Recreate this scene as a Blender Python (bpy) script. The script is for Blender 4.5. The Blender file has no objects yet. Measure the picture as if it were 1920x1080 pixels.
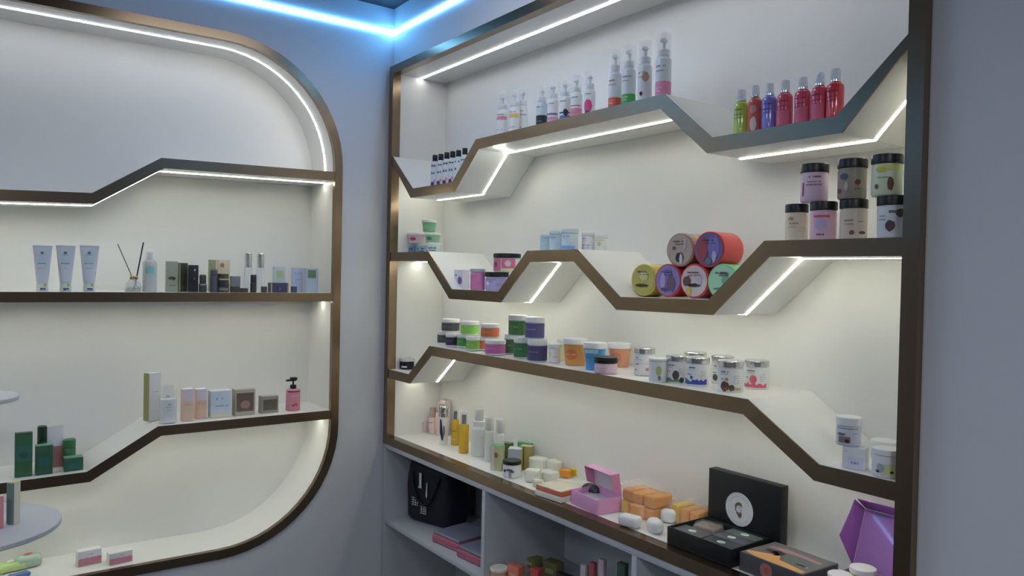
import bpy, bmesh, math, random
from mathutils import Vector, Matrix
from math import sin, cos, pi, radians

# ------------------------------------------------------------------ camera
Z = 1.5                                     # camera height; room heights below are written relative to it
F = 1439.81; YAW = 0.946572; PITCH = -0.0156343; ROLL = 0.0209541
CAM = Vector((2.78844, -1.38309, Z))
fwd = Vector((-sin(YAW)*cos(PITCH), cos(YAW)*cos(PITCH), sin(PITCH)))
rt = Vector((cos(YAW), sin(YAW), 0)); up = rt.cross(fwd)
R_ = cos(ROLL)*rt + sin(ROLL)*up; U_ = -sin(ROLL)*rt + cos(ROLL)*up
C = bpy.context.scene.collection
cd = bpy.data.cameras.new('camera'); cam = bpy.data.objects.new('camera', cd); C.objects.link(cam)
m4 = Matrix((R_, U_, -fwd)).transposed().to_4x4(); m4.translation = CAM; cam.matrix_world = m4
cd.sensor_width = 36; cd.lens = F/1920*36; cd.clip_start = .02
sc = bpy.context.scene; sc.camera = cam
sc.view_settings.view_transform = 'Standard'; sc.view_settings.look = 'None'
sc.view_settings.gamma = 1; sc.view_settings.use_curve_mapping = False
sc.view_settings.exposure = 0.7
w = bpy.data.worlds.new('world'); sc.world = w; w.use_nodes = True
w.node_tree.nodes['Background'].inputs[0].default_value = (.55, .62, .75, 1)
w.node_tree.nodes['Background'].inputs[1].default_value = 0.10

def area_lamp(x, y, z, sx, sy, power, col, rot=(0, 0, 0)):
    l = bpy.data.lights.new('room_fill_lamp', 'AREA'); l.shape = 'RECTANGLE'; l.size = sx; l.size_y = sy
    l.energy = power; l.color = col
    o = bpy.data.objects.new('room_fill_lamp', l); o.location = (x, y, z); o.rotation_euler = rot; C.objects.link(o)
ROOM = 7.2
for lx, ly, k_ in ((0.95, -.55, .42), (3.9, -1.7, 2.1), (1.8, -2.8, 1.4), (3.8, -3.8, 1.8)):  # first one, near the corner, is added to brighten the left wall
    area_lamp(lx, ly, Z+1.03, .6, .6, ROOM*k_, (.84, .89, 1.0))
STRIP = 18.0                                 # emission of the white led strips
BLUE = 17.0

# ------------------------------------------------------------------ materials
def lin(c):
    c /= 255.0
    return c/12.92 if c <= .04045 else ((c+.055)/1.055)**2.4
def S(r, g, b, k=.66):                        # own colour of a thing seen under the shelf light
    c = [min(.80, lin(v)/k) for v in (r, g, b)]; g_ = sum(c)/3
    return tuple(v*.81+g_*.19 for v in c)
_m = {}
def mat(name, col, rough=.45, metal=0, spec=.5, trans=0, alpha=1, emit=None, es=0, noise=0, coat=0, ior=1.45):
    key = (name, tuple(round(c, 4) for c in col), rough, metal, trans, alpha, es)
    if key in _m: return _m[key]
    m = bpy.data.materials.new(name); m.use_nodes = True
    nt = m.node_tree; b = nt.nodes['Principled BSDF']
    b.inputs['Base Color'].default_value = (*col, 1)
    b.inputs['Roughness'].default_value = rough; b.inputs['Metallic'].default_value = metal
    b.inputs['Specular IOR Level'].default_value = spec; b.inputs['IOR'].default_value = ior
    b.inputs['Transmission Weight'].default_value = trans; b.inputs['Alpha'].default_value = alpha
    b.inputs['Coat Weight'].default_value = coat
    if emit:
        b.inputs['Emission Color'].default_value = (*emit, 1); b.inputs['Emission Strength'].default_value = es
    if noise:
        tc = nt.nodes.new('ShaderNodeTexCoord'); n = nt.nodes.new('ShaderNodeTexNoise')
        n.inputs['Scale'].default_value = 3.0; n.inputs['Detail'].default_value = 4
        mx = nt.nodes.new('ShaderNodeMix'); mx.data_type = 'RGBA'
        mx.inputs[6].default_value = (*[c*(1-noise) for c in col], 1)
        mx.inputs[7].default_value = (*[min(1, c*(1+noise)) for c in col], 1)
        nt.links.new(tc.outputs['Object'], n.inputs['Vector']); nt.links.new(n.outputs[0], mx.inputs[0])
        nt.links.new(mx.outputs[2], b.inputs['Base Color'])
    _m[key] = m
    return m
def pl(r, g, b, rough=.4): return mat('plastic', S(r, g, b), rough)
def ink(r, g, b): return mat('ink', S(r, g, b), .5)
WALL = mat('painted_wall', (.64, .655, .68), .55, noise=.02)
LINING = mat('white_laminate', (.80, .795, .765), .38, noise=.01)
BOARD = mat('white_board', (.82, .815, .785), .35, noise=.01)
BRONZE = mat('brushed_bronze', (.255, .185, .12), .27, 1, noise=.10)
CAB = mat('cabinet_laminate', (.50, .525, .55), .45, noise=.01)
CEIL = mat('dark_ceiling', (.018, .017, .02), .7, noise=.1)
FLOOR = mat('grey_floor_tile', (.10, .10, .105), .3, noise=.06)
ROOMW = mat('far_wall_paint', (.16, .155, .16), .6, noise=.05)
LED = mat('led_white', (1, 1, 1), .5, emit=(1.0, 1.0, .85), es=STRIP)
LEDC = mat('led_cool', (1, 1, 1), .5, emit=(.98, .985, .985), es=STRIP*.66)
LEDB = mat('led_blue', (1, 1, 1), .5, emit=(.13, .45, 1.0), es=BLUE)
WHITE = mat('white_plastic', (.80, .82, .84), .35)
BLACK = mat('black_plastic', (.012, .012, .013), .35)
SILVER = mat('silver_metal', (.72, .72, .70), .25, 1)
GOLD = mat('gold_metal', (.75, .56, .28), .25, 1)
CLEAR = mat('clear_plastic', (.93, .96, 1.0), .12, alpha=.22, spec=.9)
GLASS = mat('clear_glass', (.90, .93, .92), .08, alpha=.35, spec=.9)
DK = ink(45, 45, 60)
def tint(r, g, b, a=.85): return mat('tinted_plastic', S(r, g, b), .15, alpha=a, spec=.7)

# ------------------------------------------------------------------ mesh helpers
def mesh(name, vs, fs, mats, parent=None, fm=None, smooth=True, ang=35, loc=None, rotz=0):
    me = bpy.data.meshes.new(name); me.from_pydata([tuple(v) for v in vs], [], fs)
    if not isinstance(mats, (list, tuple)): mats = [mats]
    for m in mats: me.materials.append(m)
    if fm:
        for p, i in zip(me.polygons, fm): p.material_index = i
    if smooth:
        for p in me.polygons: p.use_smooth = True
        me.update(); me.set_sharp_from_angle(angle=radians(ang))
    me.update()
    o = bpy.data.objects.new(name, me); C.objects.link(o)
    if parent: o.parent = parent
    if loc: o.location = loc
    if rotz: o.rotation_euler.z = rotz
    return o
def bmobj(name, bm, mats, parent=None, ang=35, loc=None, rotz=0):
    bmesh.ops.recalc_face_normals(bm, faces=bm.faces[:])
    me = bpy.data.meshes.new(name); bm.to_mesh(me); bm.free()
    if not isinstance(mats, (list, tuple)): mats = [mats]
    for m in mats: me.materials.append(m)
    for p in me.polygons: p.use_smooth = True
    me.set_sharp_from_angle(angle=radians(ang))
    o = bpy.data.objects.new(name, me); C.objects.link(o)
    if parent: o.parent = parent
    if loc: o.location = loc
    if rotz: o.rotation_euler.z = rotz
    return o
def lathe(name, prof, m, parent, n=28, dx=0, dy=0, ang=35):
    vs = []; fs = []
    for r, z in prof:
        for i in range(n):
            a = 2*pi*i/n; vs.append((dx+r*cos(a), dy+r*sin(a), z))
    for j in range(len(prof)-1):
        for i in range(n):
            k = (i+1) % n; fs.append((j*n+i, j*n+k, (j+1)*n+k, (j+1)*n+i))
    fs.append(tuple(range(n))[::-1]); t = (len(prof)-1)*n; fs.append(tuple(range(t, t+n)))
    return mesh(name, vs, fs, m, parent, ang=ang)
def bmbox(bm, x0, x1, y0, y1, z0, z1, bev=0, seg=2):
    r = bmesh.ops.create_cube(bm, size=1); v = r['verts']
    bmesh.ops.scale(bm, vec=(x1-x0, y1-y0, z1-z0), verts=v)
    bmesh.ops.translate(bm, vec=((x0+x1)/2, (y0+y1)/2, (z0+z1)/2), verts=v)
    if bev:
        e = list({e for q in v for e in q.link_edges})
        bmesh.ops.bevel(bm, geom=e, offset=bev, segments=seg, affect='EDGES', profile=.5)
def box(name, x0, x1, y0, y1, z0, z1, m, parent=None, bev=.0008, seg=2, loc=None, rotz=0):
    bm = bmesh.new(); bmbox(bm, x0, x1, y0, y1, z0, z1, bev, seg)
    return bmobj(name, bm, m, parent, loc=loc, rotz=rotz)
def tube(name, pts, r, m, parent=None, n=10):
    vs = []; fs = []
    P = [Vector(p) for p in pts]
    for i, p in enumerate(P):
        d = (P[min(i+1, len(P)-1)]-P[max(i-1, 0)]).normalized()
        a = d.orthogonal().normalized() if i == 0 else (a-d*a.dot(d)).normalized()
        b = d.cross(a)
        for k in range(n):
            t = 2*pi*k/n; vs.append(p+a*cos(t)*r+b*sin(t)*r)
    for j in range(len(P)-1):
        for k in range(n):
            q = (k+1) % n; fs.append((j*n+k, j*n+q, (j+1)*n+q, (j+1)*n+k))
    fs.append(tuple(range(n))[::-1]); fs.append(tuple(range((len(P)-1)*n, len(P)*n)))
    return mesh(name, vs, fs, m, parent)
def tag(o, label, cat, group=None):
    o['label'] = label; o['category'] = cat
    if group: o['group'] = group
    return o
def thing(name, label, cat, loc, rotz=0, group=None):
    o = bpy.data.objects.new(name, None); C.objects.link(o); o.empty_display_size = .02
    o.location = loc; o.rotation_euler = (0, 0, rotz)
    return tag(o, label, cat, group)
def struct(o): o['kind'] = 'structure'; return o

# ------------------------------------------------------------------ print marks (label areas, letters, pictures) as thin printed patches
def rect(u0, u1, v0, v1, m):
    n = max(1, int(abs(u1-u0)/.004)); return ([(u0+(u1-u0)*i/n, v0, v1) for i in range(n+1)], m)
def blob(u, v, ru, rv, m, seed=1, wob=.25):
    rnd = random.Random(seed); n = 9; cols = []
    for i in range(n):
        t = -1+2*i/(n-1); hgt = math.sqrt(max(0, 1-t*t))
        cols.append((u+ru*t, v-rv*hgt*(1+wob*(rnd.random()-.5)), v+rv*hgt*(1+wob*(rnd.random()-.5))))
    return (cols, m)
def hill(u0, u1, v, h, m, seed=1):
    rnd = random.Random(seed); n = 12
    return ([(u0+(u1-u0)*i/n, v, v+h*(.35+.65*rnd.random())) for i in range(n+1)], m)
def words(u0, u1, v, h, m, seed=1, gap=.3):
    rnd = random.Random(seed); out = []; u = u0
    while u < u1:
        wd = h*(.5+rnd.random()*.6); e = min(u1, u+wd)
        if rnd.random() > gap*.5: out.append(([(u, v, v+h*(.7+.3*rnd.random())), (e, v, v+h*(.7+.3*rnd.random()))], m))
        u = e+h*.35
    return out
def decal(parent, shapes, name='label', R=None, y=0, off=.0006, axis='-y'):
    vs = []; fs = []; fm = []; mats = []
    for li, (cols, m) in enumerate(shapes):
        if m not in mats: mats.append(m)
        b = len(vs); o_ = off + (0 if li == 0 else .0004)
        for u, lo, hi in cols:
            for v in (lo, hi):
                if R is not None:
                    r = (R(v) if callable(R) else R)+o_
                    vs.append((r*sin(u/r), -r*cos(u/r), v))
                elif axis == '-y': vs.append((u, y-o_, v))
                elif axis == '+x': vs.append((y+o_, u, v))
                elif axis == '+z': vs.append((u, v, y+o_))
        for i in range(len(cols)-1):
            fs.append((b+2*i, b+2*i+2, b+2*i+3, b+2*i+1)); fm.append(mats.index(m))
    return mesh(name, vs, fs, mats, parent, fm, smooth=False)

# ------------------------------------------------------------------ reading places off the photograph's frame (camera ray met with a real plane)
def ray(px, py): return fwd + (px-960)/F*R_ - (py-540)/F*U_
def on(px, py, ax, val):
    d = ray(px, py); t = (val-CAM[ax])/d[ax]; return CAM+d*t
def spot(px, zs, yt, wpx, y=None, yb=None, x=None):
    """x, y, z of the base, half width and height of an item standing on a board at height zs"""
    pm = (yt+(yb or yt))/2
    r1 = ray(px-wpx/2, pm); r2 = ray(px+wpx/2, pm)
    a = Vector((r1.x, r1.y)).angle(Vector((r2.x, r2.y)))/2
    if yb is not None:
        P = on(px, yb, 2, Z+zs); n = Vector((P.x-CAM.x, P.y-CAM.y)); D = n.length
        r = D*sin(a)/(1-sin(a)); n.normalize(); cx, cy = P.x+n.x*r, P.y+n.y*r
    elif y is not None:
        P = on(px, pm, 1, y); cx, cy = P.x, P.y
    else:
        P = on(px, pm, 0, x); cx, cy = P.x, P.y
    D = math.hypot(cx-CAM.x, cy-CAM.y); r = D*sin(a)
    d = ray(px, yt); dh = math.hypot(d.x, d.y)
    De = D+r*.8 if CAM.z+d.z/dh*D < Z else D-r*.8
    h = CAM.z+d.z/dh*De-(Z+zs)
    return cx, cy, Z+zs, r, max(.008, h)
def face(x, y, wall, k=.55):
    v = Vector((CAM.x-x, CAM.y-y)).normalized(); n = Vector((0, -1)) if wall == 'B' else Vector((1, 0))
    d = (n*(1-k)+v*k).normalized(); return math.atan2(d.y, d.x)+pi/2

# ------------------------------------------------------------------ room shell
WY = .022; WX = -.010
BX0, BX1, BZ0, BZ1 = .006, 2.103, -.679, .820     # outer edge of the right niche's frame
ZT, ZF = Z+1.058, 0.0
def wallB():
    bm = bmesh.new()
    for x0, x1, z0, z1 in ((WX-.06, 5.2, Z+BZ1-.03, ZT), (BX1-.03, 5.2, 0, Z+BZ1-.03), (WX-.06, BX0+.001, 0, Z+BZ1-.03)):
        bmbox(bm, x0, x1, WY, WY+.015, z0, z1)
    bmbox(bm, WX-.06, 5.2, WY+.32, WY+.34, 0, ZT)
    return struct(bmobj('wall_right', bm, WALL))
wallB()
# left wall: flat wall with a rounded opening
AY1, AZ0, AZ1, AR = -.188, -1.025, .836, .44; AY0 = -2.45
def rr(o, n=14):                                    # rounded rectangle loop in (y, z), shrunk by o
    y0, y1, z0, z1, r = AY0+o, AY1-o, AZ0+o, AZ1-o, AR-o
    pts = []
    for cy, cz, a0 in ((y1-r, z1-r, 0), (y0+r, z1-r, pi/2), (y0+r, z0+r, pi), (y1-r, z0+r, 1.5*pi)):
        for i in range(n+1):
            a = a0+pi/2*i/n; pts.append((cy+r*cos(a), cz+r*sin(a)))
    return pts
def wallA():
    bm = bmesh.new(); inner = [bm.verts.new((WX, y, Z+z)) for y, z in rr(.012)]
    outer = [bm.verts.new(p) for p in ((WX, WY, 0), (WX, WY, ZT), (WX, -5.2, ZT), (WX, -5.2, 0))]
    es = [bm.edges.new((l[i], l[(i+1) % len(l)])) for l in (inner, outer) for i in range(len(l))]
    bmesh.ops.triangle_fill(bm, use_beauty=True, edges=es)
    r = bmesh.ops.extrude_face_region(bm, geom=bm.faces[:])
    bmesh.ops.translate(bm, vec=(-.015, 0, 0), verts=[v for v in r['geom'] if isinstance(v, bmesh.types.BMVert)])
    o = bmobj('wall_left', bm, WALL, ang=20)
    for p in o.data.polygons: p.use_smooth = False
    return struct(o)
wallA()
struct(box('floor', -.4, 5.2, -5.2, .4, -.05, 0, FLOOR, bev=0))
struct(box('ceiling', -.4, 5.2, -5.2, .4, ZT, ZT+.05, CEIL, bev=0))
struct(box('wall_back', -.4, 5.25, -5.25, -5.2, 0, ZT, ROOMW, bev=0))
struct(box('wall_front', 5.2, 5.25, -5.2, .4, 0, ZT, ROOMW, bev=0))

# blue led line that runs round the top of both walls
t = thing('led_strip_light', 'glowing blue-white light line under the ceiling along both walls', 'light strip', (0, 0, Z+.962))
box('light_line', WX-.004, WX+.006, -5.1, WY-.002, -.008, .008, LEDB, t, bev=0)
box('light_line', WX+.008, 5.15, WY-.006, WY+.004, -.008, .008, LEDB, t, bev=0)

# ------------------------------------------------------------------ niches
D = .243; FW = .031
def ringobj(name, la, lb, x0, x1, m, parent, axis):
    """closed ring band between loop la and loop lb from depth x0 to x1"""
    n = len(la); vs = []; fs = []
    for x in (x0, x1):
        for l in (la, lb):
            for a, z in l: vs.append((x, a, Z+z) if axis == 'A' else (a, x, Z+z))
    for i in range(n):
        k = (i+1) % n
        fs += [(i, k, n+k, n+i), (2*n+i, 3*n+i, 3*n+k, 2*n+k), (i, 2*n+i, 2*n+k, k), (n+i, n+k, 3*n+k, 3*n+i)]
    bm = bmesh.new(); V = [bm.verts.new(v) for v in vs]
    for f in fs: bm.faces.new([V[q] for q in f])
    return bmobj(name, bm, m, parent, ang=30)
def rectloop(o): return [(BX0+o, BZ0+o), (BX1-o, BZ0+o), (BX1-o, BZ1-o), (BX0+o, BZ1-o)]
nb = thing('display_niche', 'tall rectangular bronze-framed white wall niche on the right wall', 'display niche', (0, 0, 0))
ringobj('frame', rectloop(0), rectloop(FW), 0, WY+.012, BRONZE, nb, 'B')
ringobj('lining', rectloop(FW-.006), rectloop(FW), .0345, D, LINING, nb, 'B')
box('back_panel', BX0+.02, BX1-.02, D, D+.012, Z+BZ0+.02, Z+BZ1-.02, LINING, nb, bev=0)
zi = BZ1-FW
box('led_shade_lip', BX0+FW+.002, BX1-FW-.002, .1290, .1302, Z+zi-.0026, Z+zi-.0004, LINING, nb, bev=0)  # added lip, keeps strip light off the uppermost back panel
box('led_strip', BX0+FW+.002, BX1-FW-.002, .119, .1245, Z+zi-.0016, Z+zi-.0004, LEDC, nb, bev=0)
na = thing('display_niche', 'wide white wall niche with rounded corners and bronze rim on the left wall', 'display niche', (0, 0, 0))
ringobj('frame', rr(0), rr(FW), 0, WX-.012, BRONZE, na, 'A')
ringobj('lining', rr(FW-.006), rr(FW), -.0225, -D, LINING, na, 'A')
bm = bmesh.new(); vv = [bm.verts.new((-D, y, Z+z)) for y, z in rr(.02)]; f = bm.faces.new(vv)
r = bmesh.ops.extrude_face_region(bm, geom=[f]); bmesh.ops.translate(bm, vec=(-.012, 0, 0), verts=[v for v in r['geom'] if isinstance(v, bmesh.types.BMVert)])
bmobj('back_panel', bm, LINING, na)
# curved led in the top of the left niche: upper part of the loop only
lp = rr(FW+.0005, 20); lq = rr(FW+.002, 20)
keep = [i for i, (y, z) in enumerate(lp) if z > .355]
vs = []; fs = []
idx = keep
for i in idx:
    for x in (-.097, -.104):
        vs.append((x, lp[i][0], Z+lp[i][1])); vs.append((x, lq[i][0], Z+lq[i][1]))
for a, b in zip(range(len(idx)-1), range(1, len(idx))):
    if idx[b] != idx[a]+1: continue
    A0, B0 = a*4, b*4
    fs += [(A0+1, B0+1, B0+3, A0+3), (A0, B0, B0+1, A0+1), (A0+2, A0+3, B0+3, B0+2), (A0, A0+2, B0+2, B0)]
mesh('led_strip', vs, fs, LEDC, na)

def offset(poly, t):
    out = []
    for i, p in enumerate(poly):
        ns = []
        for j in (i-1, i):
            if 0 <= j < len(poly)-1:
                a, b = poly[j], poly[j+1]; L = math.hypot(b[0]-a[0], b[1]-a[1]); ns.append(((b[1]-a[1])/L, -(b[0]-a[0])/L))
        if len(ns) == 1: n = ns[0]; k = 1
        else:
            n = (ns[0][0]+ns[1][0], ns[0][1]+ns[1][1]); L = math.hypot(*n); n = (n[0]/L, n[1]/L); k = 1/(n[0]*ns[0][0]+n[1]*ns[0][1])
        out.append((p[0]+n[0]*t*k, p[1]+n[1]*t*k))
    out[0] = (poly[0][0], out[0][1]-(out[0][0]-poly[0][0])*0); out[-1] = (poly[-1][0], out[-1][1])
    return out
def ribbon(name, pa, pb, d0, d1, m, parent, axis):
    n = len(pa); vs = []; fs = []
    for d in (d0, d1):
        for l in (pa, pb):
            for a, z in l: vs.append((d, a, Z+z) if axis == 'A' else (a, d, Z+z))
    for i in range(n-1):
        k = i+1
        fs += [(i, k, n+k, n+i), (2*n+i, 3*n+i, 3*n+k, 2*n+k), (i, 2*n+i, 2*n+k, k), (n+i, n+k, 3*n+k, 3*n+i)]
    fs += [(0, n, 3*n, 2*n), (n-1, 3*n-1, 4*n-1, 2*n-1)]
    bm = bmesh.new(); V = [bm.verts.new(v) for v in vs]
    for f in fs: bm.faces.new([V[q] for q in f])
    return bmobj(name, bm, m, parent, ang=10)
def shelf(poly, axis, label, T=.034, leds=((0, 99),), led=LED, group=None, lip=True):
    s = 1 if axis == 'B' else -1
    if axis == 'A': poly = [(y, z) for y, z in poly]
    bot = offset(poly, T)
    o = thing('zigzag_shelf' if len(poly) > 2 else 'flat_shelf', label, 'shelf', (0, 0, 0), group=group)
    ribbon('trim', poly, bot, s*.002, s*.006, BRONZE, o, axis)
    ribbon('board', poly, bot, s*.0062, s*(D-.001), BOARD, o, axis)
    l0 = offset(poly, T+.0003); l1 = offset(poly, T+.0013)
    l2 = offset(poly, T+.0022)
    lo, hi = (.119, .1245) if axis == 'B' else (-.1035, -.0975)
    b0, b1 = (.1255, .1268) if axis == 'B' else (-.1060, -.1048)
    for q0, q1 in leds:
        ribbon('led_strip', l0[q0:q1], l1[q0:q1], lo, hi, led, o, axis)
        if lip: ribbon('led_shade_lip', l0[q0:q1], l2[q0:q1], b0, b1, BOARD, o, axis)  # lip put in behind the strip to shade the back wall under the board
    return o
xL, xR = BX0+FW+.0005, BX1-FW-.0005
s1 = shelf([(xL, .462), (.208, .322), (.497, .321), (.642, .450), (1.480, .450), (1.629, .324), (1.934, .325), (xR, .452)], 'B',
      'top zigzag shelf of the right niche carrying the pump bottles')
s2 = shelf([(xL, .083), (.341, .083), (.505, -.050), (.791, -.050), (.938, .077), (1.167, .078), (1.341, -.048), (1.631, -.045), (1.777, .086), (xR, .085)], 'B',
      'middle zigzag shelf of the right niche carrying the tubs on their sides', leds=((0, 5), (5, 99)), lip=False)
s3 = shelf([(xL, -.381), (.206, -.381), (.360, -.260), (1.744, -.256), (1.917, -.361), (xR, -.361)], 'B',
      'lowest zigzag shelf of the right niche with the silver-lidded jars')
yl, yr = AY0+FW+.0005, AY1-FW-.0005
a1 = shelf([(yl, .229), (-1.285, .229), (-1.039, .238), (-.835, .372), (yr, .384)], 'A', 'empty zigzag shelf high in the left rounded niche')
a2 = shelf([(yl, -.081), (yr, -.080)], 'A', 'straight shelf across the middle of the left rounded niche', T=.032)
a3 = shelf([(yl+.018, -.664), (-1.277, -.664), (-1.044, -.660), (-.833, -.533), (yr, -.531)], 'A', 'zigzag shelf low in the left rounded niche', T=.033)
# short tail of led on the underside near the front of the top shelf
tube('led_tail', [(.735, .012, Z+.4145), (.690, .118, Z+.4145)], .0025, LEDC, s1, 6)

# ------------------------------------------------------------------ open cabinet under the right niche
cb = thing('open_cabinet', 'white open-fronted base cabinet with compartments under the right niche', 'cabinet', (0, 0, 0))
T0 = Z-.6795
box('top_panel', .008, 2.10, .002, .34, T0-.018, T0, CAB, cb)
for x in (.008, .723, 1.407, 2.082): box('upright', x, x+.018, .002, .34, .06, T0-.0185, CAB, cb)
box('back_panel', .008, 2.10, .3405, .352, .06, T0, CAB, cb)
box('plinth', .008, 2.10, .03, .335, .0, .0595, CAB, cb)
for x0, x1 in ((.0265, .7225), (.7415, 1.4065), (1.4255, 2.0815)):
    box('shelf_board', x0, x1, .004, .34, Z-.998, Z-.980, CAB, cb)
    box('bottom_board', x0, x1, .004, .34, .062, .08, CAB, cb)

# ------------------------------------------------------------------ product builders
def jar(o, r, h, body, lid, lidf=.22, lab=None, ridges=0, lidr=1.04, base=None):
    """straight jar with a screw lid; lab = list of print shapes"""
    hb = h*(1-lidf)
    lathe('jar_body', [(r*.90, 0), (r*.97, .002), (r, .005), (r, hb-.006), (r*.94, hb-.001), (r*.94, hb)], body, o)
    R = r*lidr; pr = [(R*.97, hb+.0005), (R, hb+.0015)]
    if ridges:
        n = ridges
        for i in range(n):
            z0 = hb+.002+(h-hb-.004)*i/n; dz = (h-hb-.004)/n
            pr += [(R, z0), (R, z0+dz*.55), (R*.965, z0+dz*.7), (R*.965, z0+dz*.95)]
    pr += [(R, h-.003), (R*.985, h-.0008), (R*.95, h)]
    lathe('lid', pr, lid, o)
    if lab: decal(o, lab, R=r)
def tub(o, r, h, body, lid, taper=.84, lab=None):
    hb = h*.84
    lathe('tub_body', [(r*taper*.95, 0), (r*taper, .003), (r*.97, hb)], body, o)
    lathe('lid', [(r*1.0, hb-h*.06), (r*1.05, hb-h*.05), (r*1.05, h-.003), (r*1.02, h-.001), (r*.9, h), (r*.88, h-.0015)], lid, o)
    if lab: decal(o, lab, R=lambda v: r*(taper+(.97-taper)*v/hb), off=.0008)
def foam(o, r, h, body, accent, lab, top=WHITE, fill=None):
    hb = h*.60; hs = hb+h*.045
    lathe('bottle_body', [(r*.9, 0), (r, .003), (r, hb), (r*.93, hb+h*.02), (r*.66, hs), (r*.62, hs+.004)], body, o)
    if fill: decal(o, [([(u*r*2*pi*.98/24-r*pi*.98, .004, hb*fill[0]) for u in range(25)], fill[1])], 'coloured_base', R=r, off=.0003)
    lathe('collar', [(r*.66, hs+.0042), (r*.70, hs+.005), (r*.70, hs+h*.10), (r*.5, hs+h*.115)], top, o)
    hp = hs+h*.12
    bm = bmesh.new()
    bmesh.ops.create_cone(bm, cap_ends=True, segments=16, radius1=r*.22, radius2=r*.22, depth=h*.09, matrix=Matrix.Translation((0, 0, hp+h*.045)))
    bmbox(bm, -r*.34, r*.34, -r*.75, r*.34, hp+h*.09, hp+h*.135, .0015)
    bmobj('pump_head', bm, top, o)
    lathe('clear_cap', [(r*.93, hs+.001), (r*.95, h-.012), (r*.88, h-.003), (r*.6, h)], CLEAR, o)
    if lab: decal(o, lab, R=r)
def spray(o, r, h, body, lab, cap=CLEAR, collar=SILVER):
    hb = h*.70
    lathe('bottle_body', [(r*.88, 0), (r*.98, .003), (r, .008), (r, hb-.008), (r*.93, hb-.001), (r*.70, hb+h*.03), (r*.5, hb+h*.045)], body, o)
    lathe('collar', [(r*.60, hb+h*.046), (r*.62, hb+h*.05), (r*.62, hb+h*.09), (r*.5, hb+h*.10)], collar, o)
    lathe('cap', [(r*.52, hb+h*.101), (r*.56, hb+h*.105), (r*.53, h-.006), (r*.48, h-.001), (r*.40, h)], cap, o)
    if lab: decal(o, lab, R=r)
def carton(o, w_, d_, h, m, lab=None, bev=.0008, top=None):
    hb = h-(.0012 if top else 0)
    box('carton', -w_/2, w_/2, -d_/2, d_/2, 0, hb, m, o, bev)
    if top: box('top_flap', -w_/2, w_/2, -d_/2, d_/2, hb+.0001, h, top, o, .0003)
    if lab: decal(o, lab, y=-d_/2)
def boxdims(r, ang, k):
    wd = 2*r/(abs(cos(ang))+k*abs(sin(ang))); return wd, wd*k
cnt = [100]
def nx(): cnt[0] += 7; return cnt[0]

def put(kind, label, cat, P, wall='B', grp=None, k=.55):
    x, y, z, r, h = P
    return thing(kind, label, cat, (x, y, z), face(x, y, wall, k), grp), r, h
def std(r, h, main, sub=DK, pic=None, v0=.12, v1=.74, seed=0, span=1.0):
    """printed words and a picture on a round body of radius r (h = whole height)"""
    s = seed or nx(); out = []
    out += words(-r*.75*span, r*.35*span, h*(v1-.10), h*.055, main, s)
    out += words(-r*.75*span, r*.1*span, h*(v1-.19), h*.03, sub, s+1)
    out += words(r*.35, r*1.0, h*(v0+.22), h*.025, sub, s+2); out += words(r*.35, r*.95, h*(v0+.14), h*.025, sub, s+3)
    if pic: out.append(blob(-r*.1, h*(v0+.15), r*.42, h*.13, pic, s+4))
    return out

# ================================================================== RIGHT NICHE, top shelf
ZA, ZB_, ZC = .3215, .4505, .3255
G = 'white bottles with black caps in the dip of the top shelf'
for i, (px, yt, tx) in enumerate(((816, 290, 'leftmost'), (827, 288, 'second'), (838, 285, 'third'), (849, 283, 'fourth'), (860, 281, 'fifth'), (872, 277, 'rightmost'))):
    P = spot(px, ZA, yt, 15, y=.085)
    lb = '%s of six black-capped white bottles in the top shelf dip' % (tx if i in (0, 5) else tx+' from left')
    o, r, h = put('lotion_bottle', lb, 'bottle', P, grp=G); r = min(r, .0165)
    hb = h*.80
    lathe('bottle_body', [(r*.95, 0), (r, .002), (r, hb-.006), (r*.8, hb), (r*.5, hb+.003)], pl(185, 190, 202), o)
    lathe('cap', [(r*.62, hb+.0035), (r*.66, hb+.005), (r*.66, h-.002), (r*.6, h)], BLACK, o)
    s = nx()
    decal(o, words(-r*.7, r*.7, hb*.82, hb*.06, DK, s)+words(-r*.6, r*.5, hb*.55, hb*.09, ink(80, 85, 120), s+1)+[blob(-r*.2, hb*.2, r*.6, hb*.08, ink(70, 50, 80), s+2), blob(r*.4, hb*.3, r*.3, hb*.06, ink(190, 110, 150), s+3)], R=r)
G = 'small foam pump bottles on the raised part of the top shelf'
W1 = (195, 202, 216)
foams = [
 (943, 172, 21, 'with a rose pink band, leftmost of the eight small ones', (195, 200, 214), [(.43, .50, (205, 110, 140))], None),
 (966, 167, 20, 'with a mustard yellow band', (190, 197, 208), [(.42, .50, (190, 165, 70)), (.03, .07, (120, 110, 50))], None),
 (981, 162, 20, 'with a thin violet line around its upper label', (196, 200, 218), [(.46, .48, (130, 120, 185))], None),
 (1017, 160, 21, 'with a black-green base', (165, 178, 188), [], (.36, (25, 45, 45))),
 (1038, 152, 21, 'with a pale pink lower label', (190, 198, 214), [(.30, .34, (90, 100, 130))], (.26, (205, 130, 165))),
 (1061, 148, 21, 'with a blue base and dark flower print', (190, 198, 212), [(.28, .31, (60, 60, 90))], (.24, (70, 95, 165))),
 (1082, 139, 22, 'with a coral pink base', (190, 196, 208), [(.36, .38, (150, 80, 100))], (.32, (215, 110, 135))),
 (1107, 132, 21, 'with a magenta and dark blue print', (185, 195, 215), [], None)]
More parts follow.
